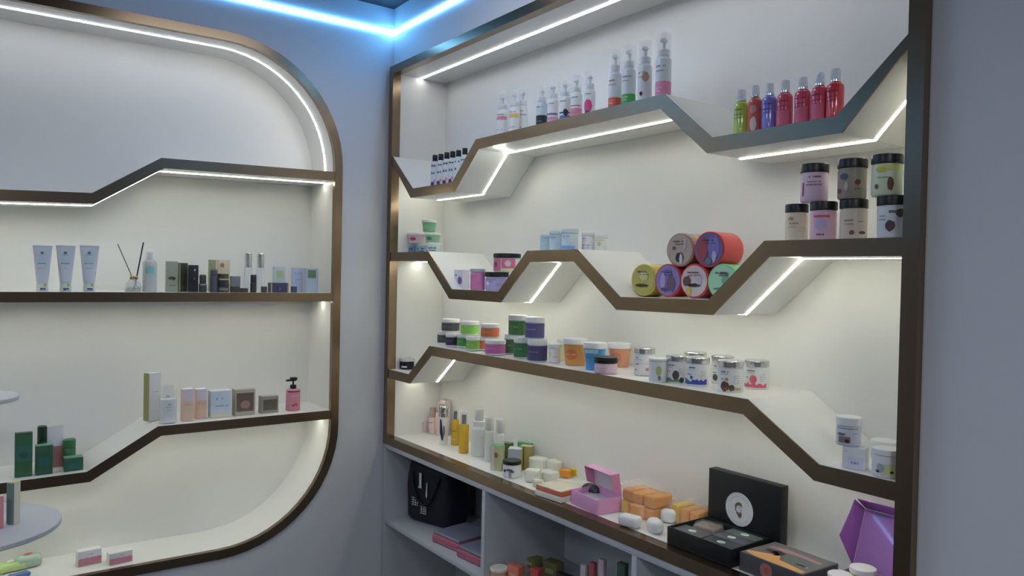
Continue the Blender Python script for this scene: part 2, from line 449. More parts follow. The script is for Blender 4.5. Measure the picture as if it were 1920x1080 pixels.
for i, (px, yt, wd, tx, bc, bands, fill) in enumerate(foams):
    P = spot(px, ZB_, yt, wd, y=.095 if i != 2 else .13)
    o, r, h = put('foam_bottle', 'small clear-capped foam bottle '+tx, 'bottle', P, grp=G)
    lab = [rect(-r*1.3, r*1.3, h*a, h*b, ink(*c)) for a, b, c in bands]
    s = nx(); lab += words(-r*.8, r*.6, h*.53, h*.02, ink(70, 75, 110), s)+words(-r*.8, r*.5, h*.22, h*.02, ink(110, 115, 140), s+1)
    if i == 7: lab += [blob(0, h*.30, r*.9, h*.13, ink(190, 30, 110), 3), blob(-r*.1, h*.13, r*.6, h*.09, ink(50, 45, 100), 4)]
    if i == 5: lab += [blob(r*.5, h*.30, r*.5, h*.07, ink(40, 40, 70), 5)]
    foam(o, r, h, pl(*bc), None, lab, top=pl(178, 188, 205), fill=(fill[0]/.6, ink(*fill[1])) if fill else None)
G = 'large foam pump bottles at the peak of the top shelf'
for i, (px, yt, wd, tx, fc, lv) in enumerate(((1155, 90, 25, 'with a brick red base', (195, 70, 50), .42), (1181, 81, 26, 'with a green base', (50, 150, 75), .42),
        (1211, 73, 27, 'with a brown flower picture', None, 0), (1246, 57, 30, 'with a pink base, tallest of the row', (215, 110, 150), .5))):
    P = spot(px, ZB_, yt, wd, y=.085)
    o, r, h = put('foam_bottle', 'large clear-capped foam bottle '+tx, 'bottle', P, grp=G)
    s = nx(); lab = words(-r*.8, r*.7, h*.50, h*.025, ink(150, 100, 90) if i == 0 else ink(110, 120, 140), s)+words(-r*.8, r*.4, h*.44, h*.018, ink(150, 120, 120), s+1)
    if fc: lab += words(-r*.7, r*.2, h*.2, h*.015, ink(220, 190, 170), s+2)+words(-r*.7, r*.1, h*.16, h*.015, ink(220, 190, 170), s+3)
    else: lab += [blob(r*.45, h*.44, r*.55, h*.07, ink(170, 125, 95), 8), blob(-r*.2, h*.2, r*.25, h*.03, ink(20, 20, 30), 9), rect(r*.35, r*.9, 0.003, h*.10, ink(190, 40, 60))]
    foam(o, r, h, pl(180, 188, 200), None, lab, top=pl(180, 185, 190), fill=(lv, ink(*fc)) if fc else None)
G = 'fragrance bottles in the right dip of the top shelf'
for i, (px, yt, wd, c, tx) in enumerate(((1391, 166, 29, (160, 190, 55), 'lime green bottle with clear cap and printed lines'), (1417.5, 158, 27, (225, 70, 45), 'orange-red bottle with clear cap and a pale figure print'),
        (1444, 154, 29, (105, 100, 190), 'violet-blue bottle with clear cap'), (1473, 148, 31, (210, 55, 85), 'raspberry red bottle with clear cap beside the violet-blue one'),
        (1506.5, 142, 32, (205, 50, 85), 'raspberry red bottle with clear cap, middle of the three raspberry ones'), (1538, 134, 31, (208, 45, 75), 'raspberry red bottle with clear cap and bright glints, beside the scarlet one'),
        (1567.5, 126, 34, (215, 25, 35), 'scarlet red bottle with clear cap, nearest to the frame on the top shelf'))):
    P = spot(px, ZC, yt, wd, y=.055)
    o, r, h = put('fragrance_bottle', tx, 'bottle', P, grp=G); s = nx()
    dark = tuple(int(v*.55) for v in c)
    lab = words(-r*.8, r*.6, h*.55, h*.03, ink(*dark), s)+words(-r*.8, r*.5, h*.45, h*.02, ink(*dark), s+1)+words(-r*.8, r*.3, h*.38, h*.02, ink(*dark), s+2)
    if i == 1: lab = [rect(-r*.8, r*.8, h*.05, h*.65, ink(200, 60, 50)), blob(-r*.05, h*.5, r*.5, h*.09, ink(190, 120, 130), 7), blob(0, h*.2, r*.5, h*.15, ink(190, 180, 170), 8)]
    if i in (3, 4, 5): lab += [rect(-r*.9, r*.9, h*.08, h*.40, ink(205, 75, 110))]
    spray(o, r, h, mat('glossy_plastic', S(*c), .18, coat=.5), lab, cap=mat('frosted_cap', (.75, .80, .90), .15, alpha=.55), collar=SILVER if i else WHITE)

# ================================================================== middle shelf
z1, z2, z3, z4, z5 = .0835, -.0495, .0785, -.0455, .0865
def stack_on(P, dz): x, y, z, r, h = P; return (x, y, z+dz, r, h)
# left: small stacked tubs
G = 'small tubs stacked at the left end of the middle shelf'
b = {}
for key, px, yt, wd, c, lc, y, tx in (('a', 770, 457, 24, (120, 155, 190), (175, 190, 205), .10, 'small blue tub with white lid, bottom left of the stack'),
        ('b', 792.5, 457, 21, (130, 165, 185), (180, 195, 205), .12, 'small blue tub with dark print in the middle of the bottom row of the stack'),
        ('c', 814.5, 452, 24, (175, 205, 200), (200, 215, 210), .10, 'small pale mint tub at the bottom right of the stack')):
    P = spot(px, z1, yt, wd, y=y); o, r, h = put('cosmetic_tub', tx, 'tub', (P[0], P[1], P[2], P[3], .038), grp=G)
    tub(o, r, .038, pl(*c), pl(*lc), .9, words(-r*.8, r*.8, .014, .007, ink(50, 80, 110), nx())+words(-r*.6, r*.7, .006, .005, ink(40, 60, 90), nx()))
def mk(px, zb, wd, h, y, c, lc, tx, pc, G=G):
    P = spot(px, zb, 440, wd, y=y); o, r, _ = put('cosmetic_tub', tx, 'tub', (P[0], P[1], P[2], P[3], h), grp=G)
    tub(o, r, h, pl(*c), pl(*lc), .85, [blob(0, h*.4, r*.4, h*.18, ink(*pc), nx())]+words(-r*.8, -r*.3, h*.4, h*.1, ink(*pc), nx()))
mk(781, z1+.0385, 33, .042, .10, (205, 165, 175), (200, 195, 195), 'small pink tub with grey-white lid on the second tier of the stack', (170, 60, 90))
mk(811, z1+.0385, 30, .038, .10, (125, 170, 135), (180, 205, 185), 'sage green tub on the second tier beside the pink one', (70, 120, 80))
mk(804.5, z1+.081, 27, .046, .10, (110, 165, 125), (205, 220, 205), 'green tub with white lid crowning the stack at the left end of the middle shelf', (120, 175, 110))
# dip: three below, one above
P = spot(866, z2, 506, 31, y=.06); o, r, h = put('carton_box', 'white and lilac printed carton at the left of the dip in the middle shelf', 'box', P, k=.1)
wd, dp = boxdims(r, .7, .6); carton(o, wd, dp, h, pl(185, 185, 205), words(-wd*.4, 0, h*.7, h*.06, DK, nx())+[blob(wd*.2, h*.45, wd*.25, h*.2, ink(105, 70, 140), 5), blob(-wd*.15, h*.3, wd*.15, h*.1, ink(170, 175, 205), 6)])
P = spot(896, z2, 504, 28, y=.035); o, r, h = put('scrub_jar', 'bright pink tub with grey lid in the dip of the middle shelf', 'jar', P)
jar(o, r, h, pl(215, 105, 160), pl(150, 165, 165), .16, std(r, h, ink(190, 60, 120), ink(180, 70, 130)))
P = spot(932, z2, 510, 43, y=.075); o, r, h = put('scrub_jar', 'lavender jar with black lid under the pink-labelled black-lidded jar', 'jar', P); h1 = h
jar(o, r, h, pl(150, 140, 190), BLACK, .28, [blob(-r*.5, h*.4, r*.2, h*.12, ink(225, 225, 240), 3)]+std(r, h, ink(110, 90, 160), v1=.66))
P = spot(951, z2+h1+.0005, 475, 50, y=.085); o, r, h = put('scrub_jar', 'black-lidded jar with pink picture label stacked on the lavender jar', 'jar', P)
jar(o, r, h, pl(200, 195, 195), BLACK, .24, [rect(-r*1.1, -r*.05, h*.05, h*.72, ink(195, 90, 120)), rect(r*.02, r*1.1, h*.2, h*.72, ink(215, 85, 125)), rect(-r*.05, r*1.2, h*.03, h*.16, ink(195, 190, 130)), blob(-r*.6, h*.4, r*.25, h*.15, ink(130, 50, 80), 5), blob(r*.5, h*.45, r*.25, h*.16, ink(240, 220, 225), 6)])
# hump: pale blue jars
G = 'pale blue and white jars on the hump of the middle shelf'
for i, (px, yt, wd, c, tx, y) in enumerate(((1022, 440, 18, (150, 180, 190), 'narrow teal-grey jar at the left of the hump group', .09), (1043, 432, 25, (160, 180, 215), 'pale blue jar, second from left on the hump', .09),
        (1069, 429, 31, (165, 180, 225), 'pale blue-lilac jar, tallest on the hump', .09), (1103, 435, 24, (205, 190, 205), 'white jar with violet printed lines on the hump', .15), (1128, 440, 24, (215, 220, 225), 'white jar with a yellow-green picture at the right end of the hump', .17))):
    P = spot(px, z3, yt, wd, y=y); o, r, h = put('cream_jar', tx, 'jar', P, grp=G)
    lab = std(r, h, ink(110, 120, 175), ink(140, 150, 190))
    if i == 2: lab.insert(0, rect(-r*1.1, r*1.1, h*.0+.004, h*.22, ink(90, 130, 205)))
    if i == 4: lab += [rect(-r*.9, r*.8, h*.62, h*.70, ink(190, 205, 70)), blob(0, h*.45, r*.35, h*.14, ink(150, 170, 110), 4), rect(-r, -r*.9, .004, h*.7, ink(90, 110, 190))]
    if i == 3: lab += words(-r*.7, r*.6, h*.3, h*.05, ink(110, 100, 170), 9)+words(-r*.7, r*.6, h*.15, h*.05, ink(110, 150, 190), 10)
    jar(o, r, h, pl(*c), pl(c[0]+5, c[1]+5, c[2]+5), .2, lab)
# tubs lying on their sides
def lying(px, py, sh, tx, c, disc, pics, yf=.035, L=.075, y=None):
    P = on(px, py, 1, yf); Dh = (Vector(P)-CAM).length
    R = sh/F*Dh*.985
    zc = P.z
    return px, P, R
G = 'round tubs lying on their sides in the right dip of the middle shelf'
RL = .0425
def lie(x, zc, tx, c, dc, pics, seed, yf=.075, R=RL, L=.080, rot=.08):
    o = thing('round_tub', tx, 'tub', (x, yf, zc-R), rot, G)
    n = 40; vs = []; fs = []; prof = [(R*.97, 0), (R, .0015), (R, L-.002), (R*.95, L)]
    # rim ring at the face, body, end
    for q, yy in prof:
        for i in range(n): a = 2*pi*i/n; vs.append((q*cos(a), yy, R+q*sin(a)))
    for j in range(3):
        for i in range(n): k = (i+1) % n; fs.append((j*n+i, (j+1)*n+i, (j+1)*n+k, j*n+k))
    fs.append(tuple(range(n))); fs.append(tuple(range(3*n, 4*n))[::-1])
    mesh('tub_body', vs, fs, mat('glossy_plastic', S(*c), .25, coat=.3), o)
    # printed lid disc
    vs = [(0, -.0012, R)]+[(R*.90*cos(2*pi*i/n), -.0012, R+R*.90*sin(2*pi*i/n)) for i in range(n)]
    mesh('printed_lid', vs, [(0, 1+i, 1+(i+1) % n) for i in range(n)], ink(*dc), o, smooth=False)
    decal(o, [blob(u*R, R+v*R, a*R, b_*R, ink(*cc), seed+i, .5) for i, (u, v, a, b_, cc) in enumerate(pics)]+words(-R*.45, R*.3, R*1.45, R*.10, ink(70, 50, 60), seed)+words(-R*.3, R*.4, R*1.3, R*.07, ink(90, 60, 70), seed+1), 'picture', y=-.0013)
    return o
zf = Z+z4
xs = [on(px, 525, 1, .075).x for px in (1206.6, 1253, 1302.5, 1355)]
sp = (xs[3]-xs[0])/3; R0 = sp/2*.985
cs = [((205, 175, 40), (165, 160, 65), [(-.1, -.35, .55, .10, (70, 60, 30)), (.05, .25, .35, .3, (185, 180, 110))], 'yellow-rimmed round tub with a yellow-green lid picture, bottom left of the pile'),
      ((215, 25, 35), (125, 105, 165), [(.25, -.2, .35, .5, (95, 75, 95)), (-.35, -.1, .2, .55, (150, 130, 190)), (0, .45, .3, .25, (105, 85, 160)), (-.2, -.55, .3, .12, (80, 60, 120))], 'red round tub with a violet picture on its lid, bottom row beside the yellow one'),
      ((205, 35, 40), (185, 165, 165), [(-.5, 0, .3, .3, (95, 70, 60)), (.0, -.25, .5, .10, (40, 35, 35)), (-.35, -.6, .2, .25, (180, 165, 50)), (.35, .1, .2, .35, (170, 160, 175))], 'red round tub with a greyish bird picture on its lid, bottom row'),
      ((110, 190, 130), (140, 190, 155), [(.2, .1, .25, .3, (95, 150, 120)), (-.2, -.4, .4, .07, (80, 110, 100)), (.1, .45, .35, .06, (70, 90, 90))], 'mint green round tub at the right end of the bottom row of the pile')]
for i, (c, dc, pics, tx) in enumerate(cs):
    lie(xs[0]+sp*i, zf+R0+.0003, tx, c, dc, pics, 20+i*9, R=R0)
hh = zf+R0+R0*2*.866+.004
lie((xs[1]+xs[2])/2-.006, hh, 'tan round tub with a sketched figure on its lid, top left of the pile', (150, 120, 95), (165, 145, 130), [(.0, -.45, .3, .3, (50, 40, 45)), (.1, -.55, .12, .3, (190, 185, 185)), (-.4, .1, .15, .1, (110, 80, 70)), (.35, .35, .12, .3, (175, 165, 160))], 61, R=R0)
lie((xs[2]+xs[3])/2+.0, hh, 'red round tub with a violet-blue portrait lid, top right of the pile', (225, 35, 30), (100, 80, 130), [(.3, .1, .4, .6, (105, 95, 170)), (-.4, .0, .35, .6, (150, 60, 60)), (0, -.65, .2, .2, (95, 110, 110)), (.35, -.4, .15, .3, (150, 150, 190))], 71, R=R0*1.03)
# right: black-lidded jars
G = 'black-lidded jars stacked on the right of the middle shelf'
def bj(px, yt, wd, zb, c, lab, tx, yy=.055, ys=None):
    P = spot(px, zb, yt, wd, y=yy); o, r, h = put('scrub_jar', tx, 'jar', P, grp=G, k=.8)
    if ys: h = ys
    jar(o, r*.96, h, pl(*c), BLACK, .23, lab(r*.96, h)); return h
H0 = .0790
bj(1494, 397, 45, z5, (190, 180, 155), lambda r, h: [blob(-r*.4, h*.6, r*.3, h*.05, ink(185, 125, 70), 3)]+std(r, h, ink(150, 130, 90), ink(170, 150, 120), v1=.55), 'beige jar with black lid, leftmost of the lower row of black-lidded jars', .07, H0)
bj(1544.5, 394, 53, z5, (195, 150, 170), lambda r, h: [rect(-r*.7, r*.6, h*.58, h*.64, ink(215, 60, 80)), blob(-r*.1, h*.4, r*.5, h*.15, ink(165, 150, 185), 4)]+words(-r*.4, r*.2, h*.12, h*.05, ink(70, 40, 60), 7), 'pink jar with red heading and black lid in the lower row of black-lidded jars', .06, H0)
bj(1601, 390, 55, z5, (180, 165, 145), lambda r, h: words(-r*.6, r*.1, h*.45, h*.04, ink(110, 95, 75), 5)+words(-r*.5, r*.1, h*.36, h*.03, ink(130, 110, 90), 6)+words(r*.4, r*.9, h*.42, h*.03, ink(120, 100, 80), 8)+[blob(0, h*.16, r*.2, h*.06, ink(100, 75, 60), 7), blob(r*.8, h*.16, r*.3, h*.04, ink(90, 70, 60), 9)], 'tan jar with black lid, third in the lower row of black-lidded jars', .06, H0)
bj(1676, 386, 66, z5, (175, 180, 185), lambda r, h: words(-r*.9, -r*.4, h*.5, h*.03, ink(90, 95, 110), 5)+words(-r*.9, -r*.4, h*.42, h*.03, ink(90, 95, 110), 6)+[blob(-r*.1, h*.28, r*.32, h*.13, ink(75, 55, 60), 4), rect(-r*.2, r*.9, h*.58, h*.64, ink(95, 90, 85)), blob(r*.5, h*.58, r*.3, h*.1, ink(80, 75, 60), 8)], 'grey-white jar with a dark block picture and black lid, against the right frame', .05, H0)
zt = z5+H0+.0004
bj(1527, 337, 55, zt, (195, 165, 185), lambda r, h: words(-r*.3, r*.6, h*.62, h*.05, ink(120, 50, 80), 3)+words(-r*.5, r*.6, h*.5, h*.03, ink(140, 80, 110), 4)+words(-r*.5, r*.7, h*.42, h*.04, ink(130, 80, 110), 6)+[rect(-r*.85, -r*.72, h*.15, h*.5, ink(110, 30, 60))], 'pink-lilac jar with black lid, leftmost of the upper row', .06, H0)
bj(1598, 331, 58, zt, (130, 122, 108), lambda r, h: [blob(-r*.5, h*.55, r*.35, h*.08, ink(70, 75, 95), 3), blob(r*.5, h*.4, r*.22, h*.07, ink(110, 45, 40), 4), blob(-r*.9, h*.2, r*.2, h*.06, ink(110, 45, 40), 5), blob(-r*.3, h*.3, r*.15, h*.12, ink(165, 155, 145), 8)]+words(r*.3, r*.8, h*.22, h*.03, DK, 9), 'grey-brown jar with red marks and black lid in the upper row', .055, H0)
bj(1663, 326, 62, zt, (180, 195, 160), lambda r, h: [rect(-r*.6, r*1.0, h*.60, h*.72, ink(195, 200, 90)), blob(-r*.3, h*.62, r*.4, h*.06, ink(190, 170, 40), 3), blob(r*.35, h*.28, r*.22, h*.16, ink(90, 55, 45), 5), blob(-r*.6, h*.22, r*.15, h*.06, ink(80, 80, 60), 6)]+words(-r*.6, r*.2, h*.42, h*.03, ink(110, 130, 110), 4), 'pale green black-lidded jar with a yellow band and brown figure, upper right', .05, H0)

# ================================================================== lowest shelf
zl, zm, zr = -.3805, -.2575, -.3605
P = spot(763, zl, 679, 28, y=.075); o, r, h = put('cream_jar', 'low glossy black jar with clear lid at the far left of the lowest shelf', 'jar', P)
jar(o, r, .045, mat('glossy_black', (.01, .01, .015), .12), mat('frosted_cap', (.8, .8, .8), .2, alpha=.6), .3, [rect(-r*.3, r*.5, .008, .014, ink(200, 190, 190))])
def zmid(x): return -.260+(x-.36)/(1.744-.36)*.004+.0006
G1 = 'small banded jars in two tiers on the lowest shelf'
def small(px, yt, yb, wd, c, tx, tier=0, lidc=(205, 212, 215), y=None, G=G1, lf=.27, hfix=None, band=(.12, .70)):
    if tier == 0:
        P = spot(px, zm, yt, wd, y=y)
    else: P = spot(px, tier, yt, wd, y=y)
    o, r, h = put('cream_jar', tx, 'jar', P, grp=G)
    if hfix: h = hfix
    n = 24; bd = ([(-r*2.6+r*5.2*i/n, h*band[0], h*band[1]) for i in range(n+1)], ink(*c))
    jar(o, r, h, pl(200, 208, 208), pl(*lidc), lf, [bd]+words(-r*.6, r*.5, h*.42, h*.06, ink(min(255, c[0]+50), min(255, c[1]+50), min(255, c[2]+50)), nx()))
    return P[2]-Z+h
HS = .048
for px, yt, wd, c, y, tx in ((829, 625, 17, (60, 65, 70), .075, 'small jar with charcoal band, leftmost of the lower tier'), (847, 626, 22, (45, 40, 65), .055, 'small jar with dark navy band in the lower tier'),
        (868, 627, 22, (50, 125, 60), .075, 'small jar with dark green band in the lower tier'), (887, 631, 26, (110, 165, 50), .05, 'small jar with lime green band in the lower tier'),
        (905, 634, 22, (205, 85, 45), .085, 'small jar with orange band in the lower tier, behind the magenta one'), (929, 637, 38, (180, 75, 145), .04, 'small jar with magenta band, right end of the lower tier')):
    small(px, yt, 0, wd, c, tx, y=y, hfix=HS)
zz = zm+HS+.0006
for px, yt, wd, c, y, tx in ((845, 600, 33, (65, 65, 70), .075, 'small white-lidded jar with charcoal band on the upper tier'), (881, 604, 34, (115, 185, 55), .065, 'small white-lidded jar with lime green band on the upper tier'),
        (919, 608, 34, (215, 90, 40), .06, 'small white-lidded jar with orange band on the upper tier')):
    small(px, yt, 0, wd, c, tx, tier=zz, y=y, hfix=HS)
G2 = 'larger dark banded jars in two tiers on the lowest shelf'
HB = .066
for px, yt, wd, c, y, tx in ((959, 631, 26, (60, 95, 60), .105, 'jar with olive green band, lower tier, left of the green pair'), (978, 634, 28, (45, 105, 60), .06, 'jar with bottle green band in the front of the lower tier'),
        (1008, 637, 37, (65, 60, 100), .05, 'jar with navy band in the lower tier under the other navy jar')):
    small(px, yt, 0, wd, c, tx, y=y, G=G2, lf=.26, hfix=HB, lidc=(190, 205, 210), band=(.05, .72))
zz = zm+HB+.0006
for px, yt, wd, c, y, tx in ((971, 595, 34, (60, 110, 55), .075, 'white-lidded jar with green band on the upper tier beside the navy one'), (1003, 598, 36, (75, 70, 120), .06, 'white-lidded jar with navy-violet band on the upper tier')):
    small(px, yt, 0, wd, c, tx, tier=zz, y=y, G=G2, lf=.26, hfix=HB, band=(.05, .72))
# white jars, buckets
P = spot(1039, zm, 644, 22, yb=681); o, r, h = put('cream_jar', 'small white jar with yellow-green mark left of the orange bucket', 'jar', P)
jar(o, r, h, pl(205, 210, 205), pl(205, 212, 210), .22, [blob(-r*.5, h*.45, r*.35, h*.15, ink(195, 210, 130), 4)]+words(r*.2, r*.9, h*.3, h*.06, ink(120, 100, 120), 3))
P = spot(1056, zm, 637, 26, y=.15); o, r, h = put('scrub_bucket', 'cream bucket with white lid half hidden behind the orange bucket', 'bucket', P)
tub(o, r, h, pl(205, 195, 150), pl(205, 212, 215), .9)
for px, yt, yb, wd, c, lc, pc, tx in ((1078, 632, 687, 48, (205, 130, 40), (205, 215, 225), (190, 95, 30), 'orange-filled bucket with white lid on the lowest shelf'),
        (1115, 640, 696, 45, (50, 135, 190), (195, 215, 225), (200, 215, 225), 'clear bucket of blue scrub with white lid on the lowest shelf'),
        (1161, 641, 690, 46, (190, 125, 90), (220, 210, 205), (180, 100, 65), 'terracotta-coloured bucket with white lid on the lowest shelf')):
    P = spot(px, zm, yt, wd, yb=yb); o, r, h = put('scrub_bucket', tx, 'bucket', P, grp='scrub buckets on the lowest shelf')
    s = nx()
    tub(o, r*.96, h, pl(*c), pl(*lc), .80, [rect(-r*.7, r*.6, h*.62, h*.76, ink(150, 185, 190))]+words(-r*.6, r*.3, h*.45, h*.05, ink(30, 110, 170), s) if px == 1115 else [blob(0, h*.42, r*.5, h*.2, ink(*pc), s)]+words(-r*.4, r*.4, h*.4, h*.05, ink(225, 170, 100), s))
P = spot(1135.5, zm, 667, 43, yb=703); o, r, h = put('scrub_jar', 'low pink jar with black lid standing in front of the blue bucket', 'jar', P)
jar(o, r, h, pl(205, 165, 180), BLACK, .36, [rect(-r*1.2, r*1.2, h*.0+.003, h*.08, ink(205, 70, 130))]+words(-r*.6, r*.5, h*.35, h*.05, ink(190, 120, 150), nx()))
def sil(px, yt, yb, wd, tx, pics, lf=.22, c=(200, 203, 208), y=None):
    P = spot(px, zm, yt, wd, yb=yb, y=y); o, r, h = put('body_scrub_jar', tx, 'jar', P, grp='silver-lidded jars on the lowest shelf', k=.7)
    s = nx(); r *= .96
    lab = words(-r*.7, r*.05, h*.63, h*.05, ink(50, 50, 90), s)+words(-r*.7, r*.0, h*.57, h*.02, ink(90, 90, 120), s+1)
    for q in range(4): lab += words(r*.45, r*.95, h*(.52-.07*q), h*.022, ink(120, 125, 150), s+2+q)
    lab += words(-r*.75, -r*.35, h*.40, h*.05, ink(80, 85, 110), s+8)
    lab += pics(r, h); jar(o, r, h, pl(*c), SILVER, lf, lab, ridges=3, lidr=1.02)
sil(1208, 650, 706, 41, 'glass jar with silver lid and pinkish label beside the terracotta bucket', lambda r, h: [rect(-r*.9, r*.9, h*.05, h*.45, ink(205, 195, 190)), blob(r*.5, h*.25, r*.18, h*.06, ink(190, 90, 110), 3), blob(-r*.7, h*.22, r*.1, h*.03, ink(140, 40, 60), 4), rect(-r*.6, r*.7, h*.45, h*.46, ink(190, 110, 120))], c=(205, 205, 190))
P = spot(1233, zm, 670, 34, yb=718); o, r, h = put('cream_jar', 'small all-white jar with green leaf mark between two silver-lidded jars', 'jar', P)
jar(o, r, h, pl(195, 203, 212), pl(205, 215, 215), .12, [blob(r*.45, h*.5, r*.35, h*.22, ink(150, 175, 100), 4), blob(r*.55, h*.2, r*.2, h*.1, ink(110, 120, 120), 5)])
sil(1303, 658, 715, 44, 'silver-lidded white jar hidden behind the blue-splashed jar', lambda r, h: [], y=.16)
sil(1354, 665, 722, 44, 'silver-lidded white jar with dark print, behind the brown and yellow one', lambda r, h: [blob(-r*.5, h*.25, r*.3, h*.12, ink(60, 70, 70), 3)], y=.15)
sil(1267, 664, 719, 40, 'silver-lidded white jar with a dark round fruit and green splash', lambda r, h: [hill(-r*1.1, r*1.1, .004, h*.18, ink(80, 130, 90), 3), blob(r*.2, h*.30, r*.35, h*.17, ink(70, 60, 60), 4, .1), blob(r*.8, h*.12, r*.25, h*.10, ink(35, 50, 70), 5)])
sil(1307, 667, 726, 47, 'silver-lidded white jar with a deep blue splash', lambda r, h: [hill(-r*1.1, r*1.1, .006, h*.22, ink(45, 60, 150), 6), blob(-r*.3, h*.32, r*.15, h*.06, ink(60, 80, 150), 4), blob(-r*.7, h*.15, r*.3, h*.08, ink(40, 90, 120), 5)])
sil(1369, 673, 737, 51, 'silver-lidded white jar with brown and mustard print, front right', lambda r, h: [hill(-r*.3, r*1.1, .006, h*.16, ink(170, 145, 60), 7), blob(-r*.25, h*.20, r*.38, h*.16, ink(90, 50, 40), 4), blob(-r*.1, h*.42, r*.15, h*.06, ink(150, 130, 50), 8), blob(r*.3, h*.16, r*.25, h*.10, ink(70, 60, 40), 9)])
sil(1418, 673, 732, 48, 'silver-lidded white jar with a raspberry pink splash, rightmost of the silver-lidded jars', lambda r, h: [hill(-r*1.1, r*1.1, .006, h*.2, ink(200, 60, 95), 9), blob(-r*.1, h*.36, r*.32, h*.15, ink(200, 70, 100), 4)])
# right end
G = 'white jars at the right end of the lowest shelf'
P = spot(1660, zr, 822, 54, y=.16); o, r, h = put('cream_jar', 'white-lidded jar at the back, behind the one touching the right frame', 'jar', P, grp=G)
jar(o, r, h, pl(190, 192, 190), pl(215, 215, 208), .2, [rect(-r*.9, -r*.5, h*.2, h*.5, ink(190, 140, 150))])
P = spot(1661, zr, 836, 56, yb=897); o, r, h = put('cream_jar', 'white jar with grey and yellow-green print, front of the pair by the right frame', 'jar', P, grp=G, k=.8)
jar(o, r, h, pl(182, 185, 190), pl(192, 196, 202), .22, [rect(-r*.2, r*1.0, h*.08, h*.50, ink(175, 185, 125)), blob(-r*.3, h*.35, r*.3, h*.16, ink(140, 145, 155), 4), blob(-r*.5, h*.22, r*.15, h*.05, ink(45, 45, 55), 5), blob(r*.5, h*.22, r*.15, h*.05, ink(60, 60, 50), 6)])
P = spot(1603.5, zr, 833, 53, yb=882); o, r, h = put('carton_box', 'white square carton with lilac print under the stacked jar', 'box', P, grp=G, k=.55)
wd, dp = boxdims(r, .35, .8); carton(o, wd, dp, h, pl(185, 187, 188), [rect(-wd*.25, wd*.45, h*.03, h*.55, ink(175, 175, 195))]+words(-wd*.1, wd*.25, h*.25, h*.12, ink(110, 110, 150), 7)+words(-wd*.4, -wd*.25, h*.78, h*.04, ink(150, 150, 155), 8)); bx = (o.location.x, o.location.y); hb_ = h
P = spot(1592, zr+hb_+.0005, 778, 50, y=bx[1]); o, r, h = put('cream_jar', 'white jar with a brown-red printed block, stacked on the white carton', 'jar', P, grp=G, k=.8); r *= .97
jar(o, r, h, pl(170, 175, 185), pl(205, 208, 208), .30, [rect(-r*.75, r*.25, h*.12, h*.34, ink(120, 95, 95)), blob(r*.0, h*.2, r*.2, h*.06, ink(60, 40, 40), 3), blob(-r*.5, h*.42, r*.4, h*.05, ink(95, 100, 100), 4), rect(-r*.9, r*.9, h*.62, h*.64, ink(90, 95, 100))]+words(r*.4, r*.9, h*.45, h*.03, ink(120, 125, 130), 5))
# __PART2__
# ================================================================== counter of the right niche
zc = BZ0+FW+.0005
def rbox(name, w_, d_, h, m, parent, bev, dist=0, seed=1, seg=3):
    """soft-edged block, optionally lumpy"""
    bm = bmesh.new(); bmbox(bm, -w_/2, w_/2, -d_/2, d_/2, 0, h, min(bev, h*.48), seg)
    if dist:
        bmesh.ops.subdivide_edges(bm, edges=[e for e in bm.edges if e.calc_length() > .012], cuts=3, use_grid_fill=True)
        rnd = random.Random(seed)
        for v in bm.verts:
            k = min(1, max(0, v.co.z/h*3)); v.co += Vector((rnd.uniform(-1, 1), rnd.uniform(-1, 1), rnd.uniform(-.6, .6)*k))*dist
            v.co.z = max(0, v.co.z)
    return bmobj(name, bm, m, parent, ang=50)
def cbox(px, yt, yb, wpx, k, rot, kind, tx, c, labf=None, top=None, hfix=None, grp=None, cat='box', zs=None, bev=.0008, y=None):
    zs = zc if zs is None else zs
    x, y_, z, r, h = spot(px, zs, yt, wpx, yb=yb, y=y)
    if hfix: h = hfix
    va = math.atan2(CAM.y-y_, CAM.x-x)+pi/2; wd, dp = boxdims(r, va-rot, k)
    o = thing(kind, tx, cat, (x, y_, z), rot, grp)
    carton(o, wd, dp, h, pl(*c) if isinstance(c, tuple) else c, labf(wd, h) if labf else None, bev, top); return o, wd, dp, h
cbox(792, 788, 811, 18, .5, .2, 'carton_box', 'tiny pale pink box at the far left of the counter', (190, 165, 165), lambda w, h: words(-w*.35, w*.35, h*.3, h*.1, ink(130, 80, 90), 3)+[rect(-w*.2, -w*.05, h*.5, h*.9, ink(120, 110, 100)), rect(w*.1, w*.2, h*.5, h*.9, ink(120, 110, 100))])
def slim(px, yt, yb, wpx, tx, c, capc, lf=.35, y=None, grp=None, labf=None, capr=.6):
    P = spot(px, zc, yt, wpx, yb=yb, y=y); o, r, h = put('cosmetic_bottle', tx, 'bottle', P, grp=grp); hb = h*(1-lf)
    lathe('bottle_body', [(r*.9, 0), (r, .002), (r, hb-.006), (r*.8, hb-.001), (r*capr, hb)], c if not isinstance(c, tuple) else pl(*c), o)
    lathe('cap', [(r*capr, hb+.0004), (r*(capr+.05), hb+.0015), (r*(capr+.05), h-.002), (r*capr*.95, h)], capc if not isinstance(capc, tuple) else pl(*capc), o)
    if labf: decal(o, labf(r, hb), R=r)
    return o, r, h
slim(811, 763, 814, 16, 'slim dusty pink bottle beside the tiny pale pink box', (200, 165, 165), (150, 125, 120), .38, labf=lambda r, h: words(-r*.6, r*.5, h*.7, h*.05, DK, 5))
slim(823, 754, 816, 14, 'slim pink bottle with mauve cap behind the dusty pink one', (190, 160, 158), (170, 140, 140), .3, y=.15)
cbox(834, 748, 818, 18, .8, .1, 'carton_box', 'tall mauve-topped pink carton behind the zebra-printed bottle', (185, 165, 160), None, pl(160, 120, 130), y=.17)
